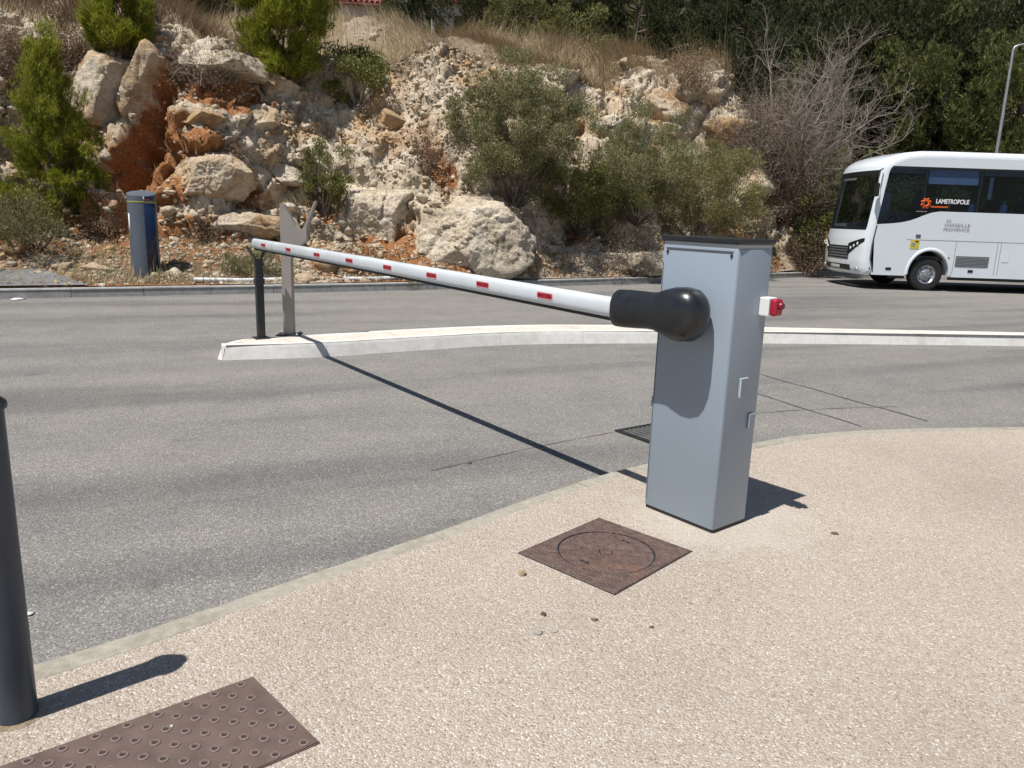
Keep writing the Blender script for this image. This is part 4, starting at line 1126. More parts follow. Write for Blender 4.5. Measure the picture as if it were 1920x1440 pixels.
for sgn in (-1, 1):
    gx = []
    for v_ in np.linspace(0, 1, 12):
        z0_ = low + v_ * (1.49 - low)
        gx.append(cap_x_front(max(z0_, 0.42)) - 0.01)
    V_, ncol = [], 0
    xs_all = list(np.linspace(0, 1, 8)) 
    for r__, v_ in enumerate(np.linspace(0, 1, 12)):
        row = [gx[r__] + (1.05 - gx[r__]) * t for t in xs_all] + list(np.linspace(1.05, 8.27, 150)[1:])
        ncol = len(row)
        for x in row:
            bt = low
            for cx in (WH_F, WH_R):
                if abs(x - cx) < AR:
                    bt = max(bt, WZ + 1.05 * math.sqrt(AR * AR - (x - cx) ** 2))
            tz = float(np.interp(x, [b[0] for b in belt], [b[1] for b in belt]))
            V_.append(bend(x, sgn * BW, bt + v_ * (tz - bt)))
    F_ = [(a * ncol + b, a * ncol + b + 1, (a + 1) * ncol + b + 1, (a + 1) * ncol + b) for a in range(11) for b in range(ncol - 1)]
    obj('side_panel', mesh_np('side_panel', V_, F_, [M['buswhite']]), bus)
    side_poly('roof_rail', upp, sgn, M['buswhite'])
    # glazing band, one pane between each pair of pillars
    posts_x = [cap_x_front(2.0) + 0.03, 1.30, 2.62, 3.95, 5.28, 6.6, 7.9]
    def beltz(x):
        return float(np.interp(x, [b[0] for b in belt], [b[1] for b in belt]))
    for a, b in zip(posts_x[:-1], posts_x[1:]):
        xa, xb = a + 0.02, b - 0.02
        if a == posts_x[0]:
            pts_ = [(cap_x_front(z) + 0.012, z) for z in (1.50, 1.9, 2.3, 2.78)] + [(xb, upz)] + [(x, beltz(x)) for x in np.linspace(xb, 0.45, 8)]
        else:
            pts_ = [(xa, upz), (xb, upz)] + [(x, beltz(x)) for x in np.linspace(xb, xa, 8)]
        side_poly('side_window', pts_, sgn, M['glass_dark'], out=-0.006)
        side_poly('window_pillar', [(b - 0.05, upz), (b + 0.05, upz), (b + 0.05, beltz(b + 0.05)), (b, beltz(b)), (b - 0.05, beltz(b - 0.05))], sgn, M['busdark'], out=-0.012)
    side_poly('window_pillar', [(7.9, upz), (cap_x_rear(upz), upz), (cap_x_rear(1.82), 1.82), (7.9, 1.82)], sgn, M['busdark'], out=-0.004)
    # window surround trim along the top and the belt
    side_poly('window_trim', [(cap_x_front(2.74), 2.74), (cap_x_front(2.79) + 0.01, 2.79), (8.0, 2.79), (8.0, 2.74)], sgn, M['busdark'], out=0.003)
    # wheel arches
    for cx in (WH_F, WH_R):
        V, F = [], []
        ts = np.linspace(-0.02, math.pi + 0.02, 26)
        for t in ts:
            for r_, o in ((AR - 0.005, -0.25), (AR - 0.005, 0.012), (AR + 0.015, 0.020), (AR + 0.055, 0.014), (AR + 0.065, 0.0)):
                V.append((cx + r_ * math.cos(t), sgn * (BW + o), WZ + r_ * 1.05 * math.sin(t)))
        for i in range(len(ts) - 1):
            for k in range(4):
                F.append((i * 5 + k, (i + 1) * 5 + k, (i + 1) * 5 + k + 1, i * 5 + k + 1))
        V = [bend(*v) for v in V]
        obj('wheel_arch', smooth_angle(mesh_np('wheel_arch', V, F, [M['buswhite']]), 50), bus)
    # wheels
    for cx in (WH_F, WH_R):
        bx_ = bend(cx, sgn * BW, 0)[0]
        w_ = obj('wheel', lathe('tyre', [(0.205, -0.10), (0.30, -0.12), (0.365, -0.105), (0.385, -0.07), (0.385, 0.07), (0.365, 0.105), (0.30, 0.12), (0.215, 0.105)], [M['tyre']], 48), bus, (bx_, sgn * (BW - 0.16), WZ), (R(-90) * sgn, 0, 0))
        rm = obj('rim', lathe('rim', [(0.215, 0.10), (0.205, 0.085), (0.175, 0.06), (0.15, 0.05), (0.12, 0.075), (0.085, 0.085), (0.075, 0.12), (0.05, 0.13), (0.0001, 0.132)], [M['rim']], 40), w_)
        for k in range(8):
            t = 2 * math.pi * k / 8
            obj('hub_hole', lathe('hub_hole', [(0.022, 0.0), (0.0001, 0.001)], [M['busdark']], 12), w_, (0.165 * math.cos(t), 0.165 * math.sin(t), 0.061))
            obj('wheel_nut', lathe('wheel_nut', [(0.012, 0), (0.011, 0.016), (0.0001, 0.018)], [M['steel']], 6, False), w_, (0.10 * math.cos(t + 0.2), 0.10 * math.sin(t + 0.2), 0.078))
# near-side details (the side that shows)
sg = -1
def plate(nm, x0, x1, z0, z1, mat, out=0.003, parent=bus, bev=0):
    return side_poly(nm, [(x0, z0), (x1, z0), (x1, z1), (x0, z1)], sg, mat, 0.004, out, parent)
side_poly('corner_seam', [(cap_x_front(z) + o, z) for o in (0.0,) for z in (0.40, 0.7, 1.0, 1.3, 1.47)] + [(cap_x_front(z) + 0.035, z) for z in (1.47, 1.3, 1.0, 0.7, 0.40)], sg, M['seam'], 0.0, 0.003)
plate('panel_seam', 1.02, 8.2, 1.165, 1.172, M['seam'])
for x in (2.26, 3.22, 3.30, 4.9, 5.5):
    plate('panel_seam', x, x + 0.007, 0.42, 1.165, M['seam'])
lv = plate('louvre_grille', 2.30, 3.07, 0.585, 0.83, M['busgrey'], 0.006)
for k in range(7):
    plate('louvre', 2.33, 3.04, 0.60 + k * 0.032, 0.612 + k * 0.032, M['steel'], 0.012, lv)
plate('handle', 0.58, 0.72, 0.46, 0.52, M['busdark'], 0.008)
plate('handle', 2.62, 2.74, 0.46, 0.52, M['busdark'], 0.008)
plate('side_marker', 2.05, 2.15, 0.77, 0.80, M['lamp_amber'], 0.01)
plate('filler_flap', 3.36, 3.52, 0.72, 0.92, M['buswhite'], 0.006)
ys = plate('yellow_sticker', 1.12, 1.34, 0.96, 1.17, M['sticker_y'], 0.006)
plate('sticker_mark', 1.16, 1.24, 1.02, 1.10, M['print_grey'], 0.0085, ys)
plate('sticker_mark', 1.24, 1.31, 1.11, 1.15, M['dkred'], 0.0085, ys)
plate('purple_sticker', 1.23, 1.35, 1.21, 1.29, M['sticker_p'], 0.006)
plate('step_vent', 5.1, 5.4, 0.6, 0.8, M['busgrey'], 0.006)
plate('lower_skirt_strip', 0.7, 1.12, 0.27, 0.338, M['busdark'], -0.05)  # black strips set back below the side panel
plate('lower_skirt_strip', 2.2, 5.6, 0.27, 0.338, M['busdark'], -0.05)
# roof camera
obj('roof_marker', box_me('roof_marker', (0.07, 0.05, 0.05), M['busdark'], 0.01), bus, (2.05, -1.06, 2.98))
# mirrors
for sgn in (-1,):
    V, F = tube_arrays([(0.36, sgn * 1.14, 2.72), (0.26, sgn * 1.22, 2.68), (0.22, sgn * 1.27, 2.55), (0.22, sgn * 1.27, 2.35)], 0.016, 8)
    mi = obj('mirror_arm', mesh_np('mirror_arm', V, F, [M['busdark']], True), bus)
    obj('mirror', box_me('mirror', (0.08, 0.14, 0.30), M['busdark'], 0.03, 3), mi, (0.22, sgn * 1.27, 2.25))
# interior
obj('floor_pan', box_me('floor_pan', (7.9, 2.1, 0.10), M['busdark'], 0, off=(4.3, 0, 0.75)), bus)
obj('chassis', box_me('chassis', (7.6, 1.5, 0.34), M['busdark'], 0.02, off=(4.25, 0, 0.53)), bus)
obj('dashboard', box_me('dashboard', (0.5, 1.9, 0.42), M['busdark'], 0.08, 3, off=(0.62, 0, 1.17)), bus)
stw = lathe('steering_wheel', [(0.21 + 0.016 * math.cos(t), 0.016 * math.sin(t)) for t in np.linspace(0, 2 * math.pi, 9)], [M['busdark']], 30)
obj('steering_wheel', stw, bus, (0.92, -0.55, 1.52), (0, R(-55), 0))
def seat_me():
    bm = bmesh.new()
    box_bm(bm, (0.0, 0, 0.42), (0.44, 0.86, 0.13), None, 0.04, 2)
    box_bm(bm, (0.24, 0, 0.80), (0.12, 0.86, 0.78), Matrix.Rotation(R(0), 3, 'Y'), 0.045, 2)
    box_bm(bm, (0.25, -0.22, 1.24), (0.10, 0.28, 0.18), None, 0.04, 2)
    box_bm(bm, (0.25, 0.22, 1.24), (0.10, 0.28, 0.18), None, 0.04, 2)
    box_bm(bm, (0.0, 0, 0.18), (0.3, 0.5, 0.36), None, 0.02, 1)
    return smooth_angle(mesh_bm('seat', bm, [M['seat']]), 50)
sm_ = seat_me()
for x in (2.35, 3.1, 3.85, 4.6, 5.35, 6.1, 6.85, 7.5):
    for y in (-0.6, 0.6):
        obj('seat', sm_, bus, (x, y, 0.82))
ds = obj('driver_seat', sm_, bus, (1.35, -0.55, 0.95)); ds.scale = (1, 0.6, 1)
obj('window_blind', box_me('window_blind', (1.22, 0.006, 0.32), M['blind'], 0, off=(1.97, -1.10, 2.585)), bus)
obj('door_notice', box_me('door_notice', (0.34, 0.006, 0.52), M['blind'], 0, off=(0.90, -0.20, 1.98)), bus)
# lettering
def text(nm, body, size, x, z, mat, parent=bus, bold=0.0, width=None, out=0.010):
    cu = bpy.data.curves.new(nm, 'FONT'); cu.body = body; cu.size = size; cu.extrude = 0.001; cu.offset = bold
    to_ = bpy.data.objects.new(nm + '_tmp', cu); COL.objects.link(to_)
    dg_ = bpy.context.evaluated_depsgraph_get(); dg_.update()
    me = bpy.data.meshes.new_from_object(to_.evaluated_get(dg_)); me.name = nm
    bpy.data.objects.remove(to_)
    me.materials.clear(); me.materials.append(mat)
    co = np.empty(len(me.vertices) * 3, np.float32); me.vertices.foreach_get('co', co); co = co.reshape(-1, 3)
    if width:
        co[:, 0] *= width / (co[:, 0].max() - co[:, 0].min())
    wx = np.array([bend(x + a, -BW, 0)[0] for a in co[:, 0]])
    out_ = np.stack([wx, -(BW + out) - co[:, 2], z + co[:, 1]], -1).astype(np.float32)
    me.vertices.foreach_set('co', out_.ravel()); me.update()
    return obj(nm, me, parent)
text('window_lettering', 'LAMETROPOLE', 0.135, 1.60, 2.00, M['print_white'], bold=0.004, width=0.80)
text('side_lettering', 'AIX', 0.075, 1.93, 1.60, M['print_grey'], bold=0.0)
text('side_lettering', 'MARSEILLE', 0.085, 1.90, 1.505, M['print_grey'], bold=0.0, width=0.60)
text('side_lettering', 'PROVENCE', 0.085, 1.88, 1.405, M['print_grey'], bold=0.0, width=0.62)
lg = obj('window_logo', lathe('window_logo', [(0.045, 0.001), (0.045, 0.006), (0.10, 0.006), (0.10, 0.001)], [M['orange']], 8, False), bus, (1.43, -BW - 0.002, 1.99), (R(90), 0, 0))
for k in range(8):
    t = k * math.pi / 4 + 0.39
    obj('logo_petal', lathe('logo_petal', [(0.028, 0.001), (0.028, 0.006), (0.0001, 0.006)], [M['orange']], 8, False), lg, (0.098 * math.cos(t), 0.098 * math.sin(t), 0.0))
plate('logo_line', 1.50, 1.92, 1.905, 1.935, M['orange'], 0.004)
plate('small_print', 1.15, 1.42, 1.80, 1.815, M['print_grey'], 0.001)

# ================================================================== street lamp
LB = aty(1868, 290, 24.5); 
lp = thing('street_lamp', 'tall pale grey street lamp with short arm rising behind the bus', 'street lamp', (LB[0], LB[1], 0.0))
ltop = aty(1893, 92, 24.5)[2]
obj('pole', lathe('pole', [(0.075, 0), (0.065, 1.0), (0.036, ltop)], [M['steel']], 16), lp)
V, F = tube_arrays([(0, 0, ltop - 0.02), (0.03, 0, ltop + 0.06), (0.15, 0, ltop + 0.12), (0.8, 0, ltop + 0.24)], 0.03, 8)
obj('arm', mesh_np('arm', V, F, [M['steel']], True), lp)
obj('lantern', box_me('lantern', (0.7, 0.26, 0.12), M['steel'], 0.04, 3, off=(1.05, 0, ltop + 0.28)), lp)

# ================================================================== ROCKS
_ico = {}
def ico(sub):
    if sub not in _ico:
        bm = bmesh.new(); bmesh.ops.create_icosphere(bm, subdivisions=sub, radius=1.0)
        bm.verts.ensure_lookup_table()
        _ico[sub] = (np.array([v.co[:] for v in bm.verts]), np.array([[v.index for v in f.verts] for f in bm.faces]))
        bm.free()
    return _ico[sub]
def rock_mesh(name, dims, seed, mat, sub=5, cuts=10, rough=1.0, flat=True, planes=None):
    r_ = np.random.default_rng(seed)
    D, F = ico(sub)
    n = r_.normal(size=(cuts, 3)); n /= np.linalg.norm(n, axis=1)[:, None]
    h = r_.uniform(0.5, 0.86, cuts)
    if planes:
        n = np.array([p[:3] for p in planes], float); n /= np.linalg.norm(n, axis=1)[:, None]; h = np.array([p[3] for p in planes])
        q = r_.normal(size=(6, 3)); n = np.vstack([n, q / np.linalg.norm(q, axis=1)[:, None]]); h = np.r_[h, r_.uniform(0.8, 1.0, 6)]
    dn = D @ n.T
    rad = np.min(np.where(dn > 0.05, h / np.maximum(dn, 0.05), 9), axis=1)
    rad = np.minimum(rad, 1.25)
    V = D * rad[:, None] * np.array(dims) / 2
    sc = max(dims)
    W_ = V + sc * 0.03 * np.stack([fbm(V / sc * 5 + seed, 2, seed + q) for q in range(3)], -1)
    bb, ee = blocks(W_ + seed * 3.1, sc * 0.30, seed, 0.45)
    b2_, e2_ = blocks(W_ * np.array([1, 1, 1.4]) + seed * 1.7, sc * 0.12, seed + 4, 0.65)
    b3_, e3_ = blocks(W_ + seed * 0.7, sc * 0.05, seed + 8, 0.8)
    b4_, e4_ = blocks(W_ + seed * 0.3, sc * 0.022, seed + 12, 0.8)
    dsp = rough * (0.13 * bb + 0.13 * b2_ + 0.22 * b3_ + (0.30 * b4_ if sub > 4 else 0) - 0.010 * sc * np.exp(-(ee / (0.010 * sc)) ** 2))
    V = V + D * dsp[:, None]
    return mesh_np(name, V, F, [mat], not flat)
def rock(px, py, wpx, hpx, label, mat, seed, depth=None, sink=0.35, sub=5, rot=None, group=None, name='boulder', planes=None):
    h = bank_hit(px, py + hpx * 0.25)
    if h is None: return
    P, dist = h
    s = dist / FPX
    w, hh = wpx * s * 0.98, hpx * s * 1.0
    dp = depth or 0.5 * (w + hh)
    c = P + np.array([0, 0, hpx * 0.25 * s])
    vd = (c - np.array([0, 0, CH])); vd /= np.linalg.norm(vd)
    c = c + vd * (dp * 0.5 - dp * (1 - sink) * 0.62)
    o = obj(name, rock_mesh(name, (w, dp, hh), seed, mat, sub, planes=planes))
    o.location = c; o.rotation_euler = rot or (0, 0, 0)
    return tag(o, label, 'rock', group)
TAN, GRY, PAL = M['rock_tan'], M['rock_grey'], M['rock_pale']
rock(205, 178, 135, 165, 'cream jagged rock slab left of the red earth hollow', PAL, 3, depth=1.5, sink=0.55, planes=[(0.75, -0.55, -0.2, 0.62), (-0.2, -1, 0.25, 0.7), (-0.9, -0.3, 0.2, 0.8), (0.15, -0.2, 1, 0.8), (0, -0.2, -1, 0.85), (-0.5, -0.6, 0.7, 0.78)])
rock(280, 165, 110, 150, 'leaning orange slab overhanging the red earth hollow', TAN, 14, depth=1.5, sink=0.42, planes=[(0.80, -0.30, -0.52, 0.34), (-0.75, -0.3, 0.55, 0.55), (0.1, -1, 0.1, 0.75), (0.55, 0, 0.83, 0.95), (-0.55, 0, -0.83, 0.95)])
rock(408, 128, 150, 70, 'smooth grey cap rock under the grey twig bush', GRY, 21, depth=1.5, sink=0.40, planes=[(0, -1, 0.35, 0.7), (0, -0.35, -1, 0.4), (0, 0, 1, 0.7), (1, -0.3, 0.3, 0.9), (-1, -0.3, 0.4, 0.9)])
rock(375, 222, 80, 50, 'tan wedge rock lying in the middle of the red hollow', TAN, 8, sink=0.45, planes=[(-0.5, -0.7, 0.5, 0.5), (0.6, -0.7, -0.4, 0.5), (0.5, -0.2, 0.9, 0.6), (-0.3, 0, -1, 0.55)])
rock(398, 332, 165, 118, 'big tan blocky boulder right of the slate blue totem', TAN, 30, sub=6, sink=0.5, planes=[(-0.75, -0.6, 0.25, 0.58), (0.25, -1, 0.05, 0.6), (0.8, -0.5, -0.4, 0.72), (-0.1, -0.4, 1, 0.62), (0.6, -0.2, 0.8, 0.72), (0.1, -0.3, -1, 0.72)])
rock(510, 165, 110, 80, 'pale pitted rock just below the middle pine bush', PAL, 17, sink=0.55)
rock(490, 230, 85, 55, 'pale layered rock over a dark crack beside the red hollow', PAL, 41, sink=0.45, rot=(0, 0.2, 0))
rock(540, 325, 75, 60, 'split grey rock with dark gap above the fork post', GRY, 26, sink=0.42, rot=(0, 0.15, 0.4))
rock(590, 330, 60, 50, 'small grey brown rock leaning on the split rock', GRY, 27, sink=0.4, rot=(0, -0.3, 0.2))
rock(475, 425, 140, 62, 'low pale boulder on the verge behind the boom tip', PAL, 33, sink=0.45)
rock(705, 405, 160, 150, 'brown and grey upright boulder beside the whitish boulder', GRY, 52, sub=6, sink=0.58, planes=[(0, -0.35, 1, 0.62), (-0.1, -1, -0.12, 0.62), (0.9, -0.5, -0.1, 0.8), (-0.8, -0.5, 0.3, 0.72), (0.1, -0.8, 0.6, 0.68)])
rock(880, 440, 235, 165, 'largest whitish grey boulder right behind the far kerb', GRY, 61, sub=6, sink=0.58, planes=[(-0.35, -0.9, 0.35, 0.66), (0.4, -0.9, 0.2, 0.68), (0, -0.3, 1, 0.72), (-0.85, -0.4, 0.2, 0.84), (0.9, -0.4, 0.3, 0.85), (-0.3, -0.3, 0.9, 0.74)])
rock(1150, 490, 300, 55, 'shaded grey boulder under the olive bushes', GRY, 67, sub=6, sink=0.72, planes=[(0, -1, 0.1, 0.7), (0, -0.2, 1, 0.72), (-0.8, -0.6, 0, 0.85), (0.8, -0.6, 0.2, 0.85)])
rock(1235, 205, 105, 80, 'orange stained rock outcrop near the top right of bank', TAN, 72, sink=0.62)
rock(1355, 240, 110, 75, 'pale broken outcrop beside the dry brown shrub', PAL, 77, sink=0.62)
rock(1400, 345, 90, 75, 'pale crumbling rock at the right end of the bank', PAL, 83, sink=0.58)
rock(735, 230, 60, 60, 'ochre rock standing out of the scree', TAN, 88, sink=0.55)
# loose stones on the verge
for k, (x, y, w, h, mt, lb) in enumerate([
        (180, 503, 58, 22, PAL, 'flat pale slab lying on the verge left of the totem'),
        (325, 514, 46, 24, PAL, 'pale lump of stone at the right foot of the totem'),
        (25, 470, 60, 34, PAL, 'white rubble stone on the verge above the tarmac apron'),
        (120, 500, 40, 22, PAL, 'small white broken stone at the edge of tarmac apron'),
        (580, 520, 46, 20, PAL, 'pale stone lying on the far kerb behind fork post'),
        (315, 400, 26, 36, TAN, 'small orange upright stone right behind the totem'),
        (620, 500, 60, 30, TAN, 'rounded tan stone on the verge under the boom')]):
    rock(x, y, w, h, lb, mt, 100 + k, sink=0.4, sub=3, name='stone')
# broken rock standing proud of the scree slope
k = 0
rg = np.random.default_rng(5)
spots = []
while len(spots) < 150:
    x, y = rg.uniform(0, 1430), rg.uniform(110, 500)
    if 200 < x < 350 and 130 < y < 330: continue
    spots.append((x, y))
rk = [rock_mesh('broken_rock', (1, 0.9, 0.75), 200 + q, (PAL, PAL, GRY, TAN)[q % 4], 3, 11, 1.1) for q in range(12)]
for x, y in spots:
    h = bank_hit(x, y)
    if h is None or h[1] > 24: continue
    qi = int(rg.integers(12)); tone = ('pale', 'pale', 'grey', 'tan')[qi % 4]
    o = obj('broken_rock', rk[qi])
    s = rg.uniform(0.08, 0.34) * (0.7 if y > 430 else 1)
    o.location = h[0]; o.scale = (s * rg.uniform(0.8, 1.5), s, s * rg.uniform(0.7, 1.2)); o.rotation_euler = rg.uniform(-0.6, 0.6, 3) + np.array([0, 0, rg.uniform(0, 6)])
    tag(o, 'small broken %s limestone piece sticking out of the rocky bank' % tone, 'rock', 'broken %s limestone pieces on the bank' % tone)
# fine rubble: one object
V0, F0 = ico(1)
def rubble(name, pts, sizes, mats, seed):
    r_ = np.random.default_rng(seed); n = len(pts); m_ = len(V0)
    sc = sizes[:, None, None] * r_.uniform(0.55, 1.3, (n, 1, 3))
    jit = 1 + 0.28 * r_.normal(size=(n, m_, 1))
    a = r_.uniform(0, 6.28, n); ca, sa = np.cos(a), np.sin(a)
    V = V0[None] * jit * sc
    V = np.stack([V[..., 0] * ca[:, None] - V[..., 1] * sa[:, None], V[..., 0] * sa[:, None] + V[..., 1] * ca[:, None], V[..., 2] * 0.75], -1) + pts[:, None, :]
    F = (F0[None] + (np.arange(n) * m_)[:, None, None]).reshape(-1, 3)
    fm = np.repeat(r_.integers(0, len(mats), n), len(F0))
    return mesh_np(name, V.reshape(-1, 3), F, mats, False, fm)
sel = np.where((dg > 0.2) & (dg < 7) & (ug > -4) & (ug < 20))[0]
pr = (0.25 + 0.9 * rub + 0.6 * (xr < 0.1))[sel] * (1 - 0.8 * sstep(0.95, 1.1, xr[sel]))
idx = np.random.default_rng(9).choice(sel, 20000, p=pr / pr.sum())
szs = np.random.default_rng(10).lognormal(-3.5, 0.5, 20000).clip(0.008, 0.11)
tag(obj('rubble', rubble('rubble', PBd[idx], szs, [PAL, PAL, TAN, GRY], 3)), 'loose limestone rubble and chips strewn over the bank', 'rubble', kind='stuff')

# ================================================================== VEGETATION
def unit(v):
    return v / (np.linalg.norm(v, axis=-1, keepdims=True) + 1e-9)
def leaves(P, D, ln, wd, r_):
    """diamond leaves: base P, direction D"""
    n = len(P); D = unit(D)
    Bv = unit(np.cross(D, r_.normal(size=(n, 3))))
    ln = np.broadcast_to(ln, (n,))[:, None]; wd = np.broadcast_to(wd, (n,))[:, None]
    m_ = P + D * ln * 0.45
    V = np.stack([P, m_ + Bv * wd / 2, P + D * ln, m_ - Bv * wd / 2], 1).reshape(-1, 3)
    F = (np.arange(n) * 4)[:, None] + np.arange(4)[None]
    return V, F
def branch_set(r_, base, tips, r0, bend_=0.15, nseg=5, sides=5):
    out = []
    for t in tips:
        b = np.asarray(base, float); d = t - b; L = np.linalg.norm(d)
        q = np.linspace(0, 1, nseg)[:, None]
        path = b + d * q + (np.sin(q * math.pi) * bend_ * L) * r_.normal(size=3) * 0.5 + r_.normal(size=(nseg, 3)) * 0.02 * L * q
        out.append(tube_arrays(path, np.linspace(r0, r0 * 0.2, nseg), sides))
    return out
def bush_meshes(seed, h, w, nclump, nleaf, lsize, lwid, mat, cr=0.16, up=0.4, low=0.1, shape='round', needle=False, droop=0.0, spread=1.0):
    """returns (branches mesh, foliage mesh) around the origin, z up"""
    r_ = np.random.default_rng(seed)
    C = []
    while len(C) < nclump:
        p = r_.uniform(-1, 1, 3)
        if shape == 'cone':
            z = (p[2] + 1) / 2; z = z ** 1.25
            rad = (1 - z) ** 1.05 * (0.45 + 0.65 * min(1, z / 0.18)) * r_.uniform(0.35, 1.0) ** 0.6
            a = r_.uniform(0, 6.28)
            C.append((math.cos(a) * rad * w / 2, math.sin(a) * rad * w / 2, (low + (1 - low) * z) * h))
        else:
            q = np.linalg.norm(p)
            if q > 1 or q < r_.uniform(0, 0.85): continue
            if p[2] < -0.75: continue
            C.append((p[0] * w / 2, p[1] * w / 2, (low + (1 - low) * (p[2] + 1) / 2) * h))
    C = np.array(C) + r_.normal(size=(nclump, 3)) * 0.05 * w
    # uneven outline: some clumps pushed out, some pulled in
    k = r_.uniform(0.78, 1.16, (nclump, 1)); C = C * np.concatenate([k, k, 0.5 + 0.5 * k], 1)
    C[:, 2] = np.maximum(C[:, 2], 0.05)
    ids = r_.integers(0, nclump, nleaf)
    rad = cr * w * r_.uniform(0.6, 1.35, nclump)
    out = unit(C - np.array([0, 0, 0.3 * h])) 
    if needle:
        nt_ = nleaf // 14
        ids = r_.integers(0, nclump, nt_)
        T = C[ids] + unit(r_.normal(size=(nt_, 3))) * (rad[ids] * r_.uniform(0.1, 1, nt_) ** 0.6)[:, None]
        tdir = unit(out[ids] * 0.7 + np.array([0, 0, up]) + r_.normal(size=(nt_, 3)) * 0.35)
        P = np.repeat(T, 14, 0) + np.repeat(tdir, 14, 0) * (r_.uniform(-0.6, 0.3, nt_ * 14) * lsize)[:, None]
        D = np.repeat(tdir, 14, 0) + r_.normal(size=(nt_ * 14, 3)) * 0.42
        V, F = leaves(P, D, lsize * r_.uniform(0.6, 1.15, nt_ * 14), lwid, r_)
    else:
        P = C[ids] + unit(r_.normal(size=(nleaf, 3))) * (rad[ids] * r_.uniform(0, 1, nleaf) ** 0.5)[:, None] * np.array([1, 1, 0.8])
        D = out[ids] * 0.6 + r_.normal(size=(nleaf, 3)) * 0.7 * spread + np.array([0, 0, up - droop])
        V, F = leaves(P, D, lsize * r_.uniform(0.55, 1.3, nleaf), lwid * r_.uniform(0.7, 1.2, nleaf), r_)
    fol = mesh_np('foliage', V, F, [mat])
    return C, fol, r_
def place(px_base, py_base):
    h = bank_hit(px_base, py_base)
    if h is None:
        P = gnd(px_base, max(py_base, 470)); return P, P[1]
    return h
def shrub(name, label, cat, px, pyb, pyt, wpx, nclump, nleaf, ls, lw, mat, seed, group=None, twig='bark', sink=0.12, dist_add=0.0, stem_r=0.018, **kw):
    P, dist = place(px, pyb)
    s = dist / FPX
    h = (pyb - pyt) * s; w = wpx * s
    C, fol, r_ = bush_meshes(seed, h, w, nclump, nleaf, ls, lw, mat, **kw)
    root = thing(name, label, cat, (P[0], P[1] + dist_add, P[2] - sink * 0.5), 0, group)
    pick = C[r_.choice(len(C), min(len(C), 26), replace=False)]
    if kw.get('shape') == 'cone':
        parts_ = [tube_arrays(np.stack([r_.normal(size=6) * 0.02 * w, r_.normal(size=6) * 0.02 * w, np.linspace(-0.15, h * 0.95, 6)], -1), np.linspace(0.05, 0.008, 6), 7)]
        for c in pick:
            zb = max(0.05, c[2] * 0.8)
            parts_ += branch_set(r_, (0, 0, zb), [c], 0.014, 0.1, 4, 4)
    else:
        parts_ = branch_set(r_, (0, 0, -0.1), pick, stem_r, 0.25, 6, 5)
        parts_ = parts_[:]
    V, F = join_arrays(parts_)
    obj('trunk' if cat == 'tree' else 'stems', mesh_np('stems', V, F, [M[twig]], True), root)
    obj('crown' if cat == 'tree' else 'foliage', fol, root)
    return root
# bright young pines
shrub('young_pine', 'bright green conical young pine at the foot of the bank', 'tree', 112, 425, 95, 200, 140, 70000, 0.12, 0.010, M['pine_bright'], 1, shape='cone', needle=True, up=0.9, cr=0.10, low=0.03)
shrub('young_pine', 'bright green bushy pine on the ridge above the cream slab', 'tree', 232, 112, -60, 118, 48, 36000, 0.16, 0.013, M['pine_bright'], 2, shape='round', needle=True, up=1.0, cr=0.16, low=0.02)
shrub('young_pine', 'wide bright green pine on the ridge above the pitted rock', 'tree', 530, 160, -110, 185, 70, 60000, 0.17, 0.014, M['pine_bright'], 3, shape='round', needle=True, up=1.0, cr=0.14, low=0.02)
# bushes
shrub('bush', 'dark green leafy shrub on the ridge beside the wide pine', 'bush', 668, 195, 95, 125, 40, 9000, 0.075, 0.035, M['olive'], 4, cr=0.17)
shrub('bush', 'small green shrub hanging in the scree above the fork post', 'bush', 612, 405, 270, 85, 32, 6500, 0.06, 0.022, M['olive'], 5, cr=0.16, up=0.8)
shrub('bush', 'large rounded olive green bush above the whitish boulder', 'bush', 962, 380, 140, 245, 130, 84000, 0.060, 0.018, M['olive_grey'], 6, cr=0.10, up=0.5)
shrub('bush', 'low olive green bush spreading right of the whitish boulder', 'bush', 1080, 425, 300, 200, 80, 36000, 0.060, 0.018, M['olive'], 7, cr=0.11, up=0.3, dist_add=-0.45)
shrub('bush', 'grey green feathery bush in the middle of the bank', 'bush', 1190, 410, 220, 215, 95, 48000, 0.065, 0.015, M['olive_grey'], 8, cr=0.11, up=0.7, dist_add=-0.3)
shrub('bush', 'yellowish green bush drooping over the shaded boulder', 'bush', 1295, 445, 290, 260, 100, 54000, 0.075, 0.015, M['yellowgreen'], 9, cr=0.11, up=0.4, dist_add=-0.55)
shrub('bush', 'small bright green tuft growing on the shaded boulder', 'bush', 1115, 440, 365, 110, 26, 6000, 0.06, 0.016, M['yellowgreen'], 10, cr=0.17, up=0.6)
shrub('bush', 'dark shaded undergrowth bush next to the front of the bus', 'bush', 1520, 500, 330, 150, 60, 13000, 0.085, 0.03, M['olive'], 12, cr=0.14)
shrub('bush', 'low brown green scrub at the foot of conical pine', 'bush', 45, 470, 360, 150, 50, 8000, 0.05, 0.014, M['weed'], 13, cr=0.15, twig='browntwig', up=0.6)
shrub('bush', 'green weeds growing at the kerb behind the boom tip', 'bush', 480, 520, 462, 110, 40, 5000, 0.06, 0.010, M['weed'], 15, cr=0.14, up=1.2)
shrub('bush', 'green weeds growing over the kerb under the boom', 'bush', 770, 540, 500, 90, 30, 3000, 0.05, 0.009, M['weed'], 16, cr=0.15, up=1.2)
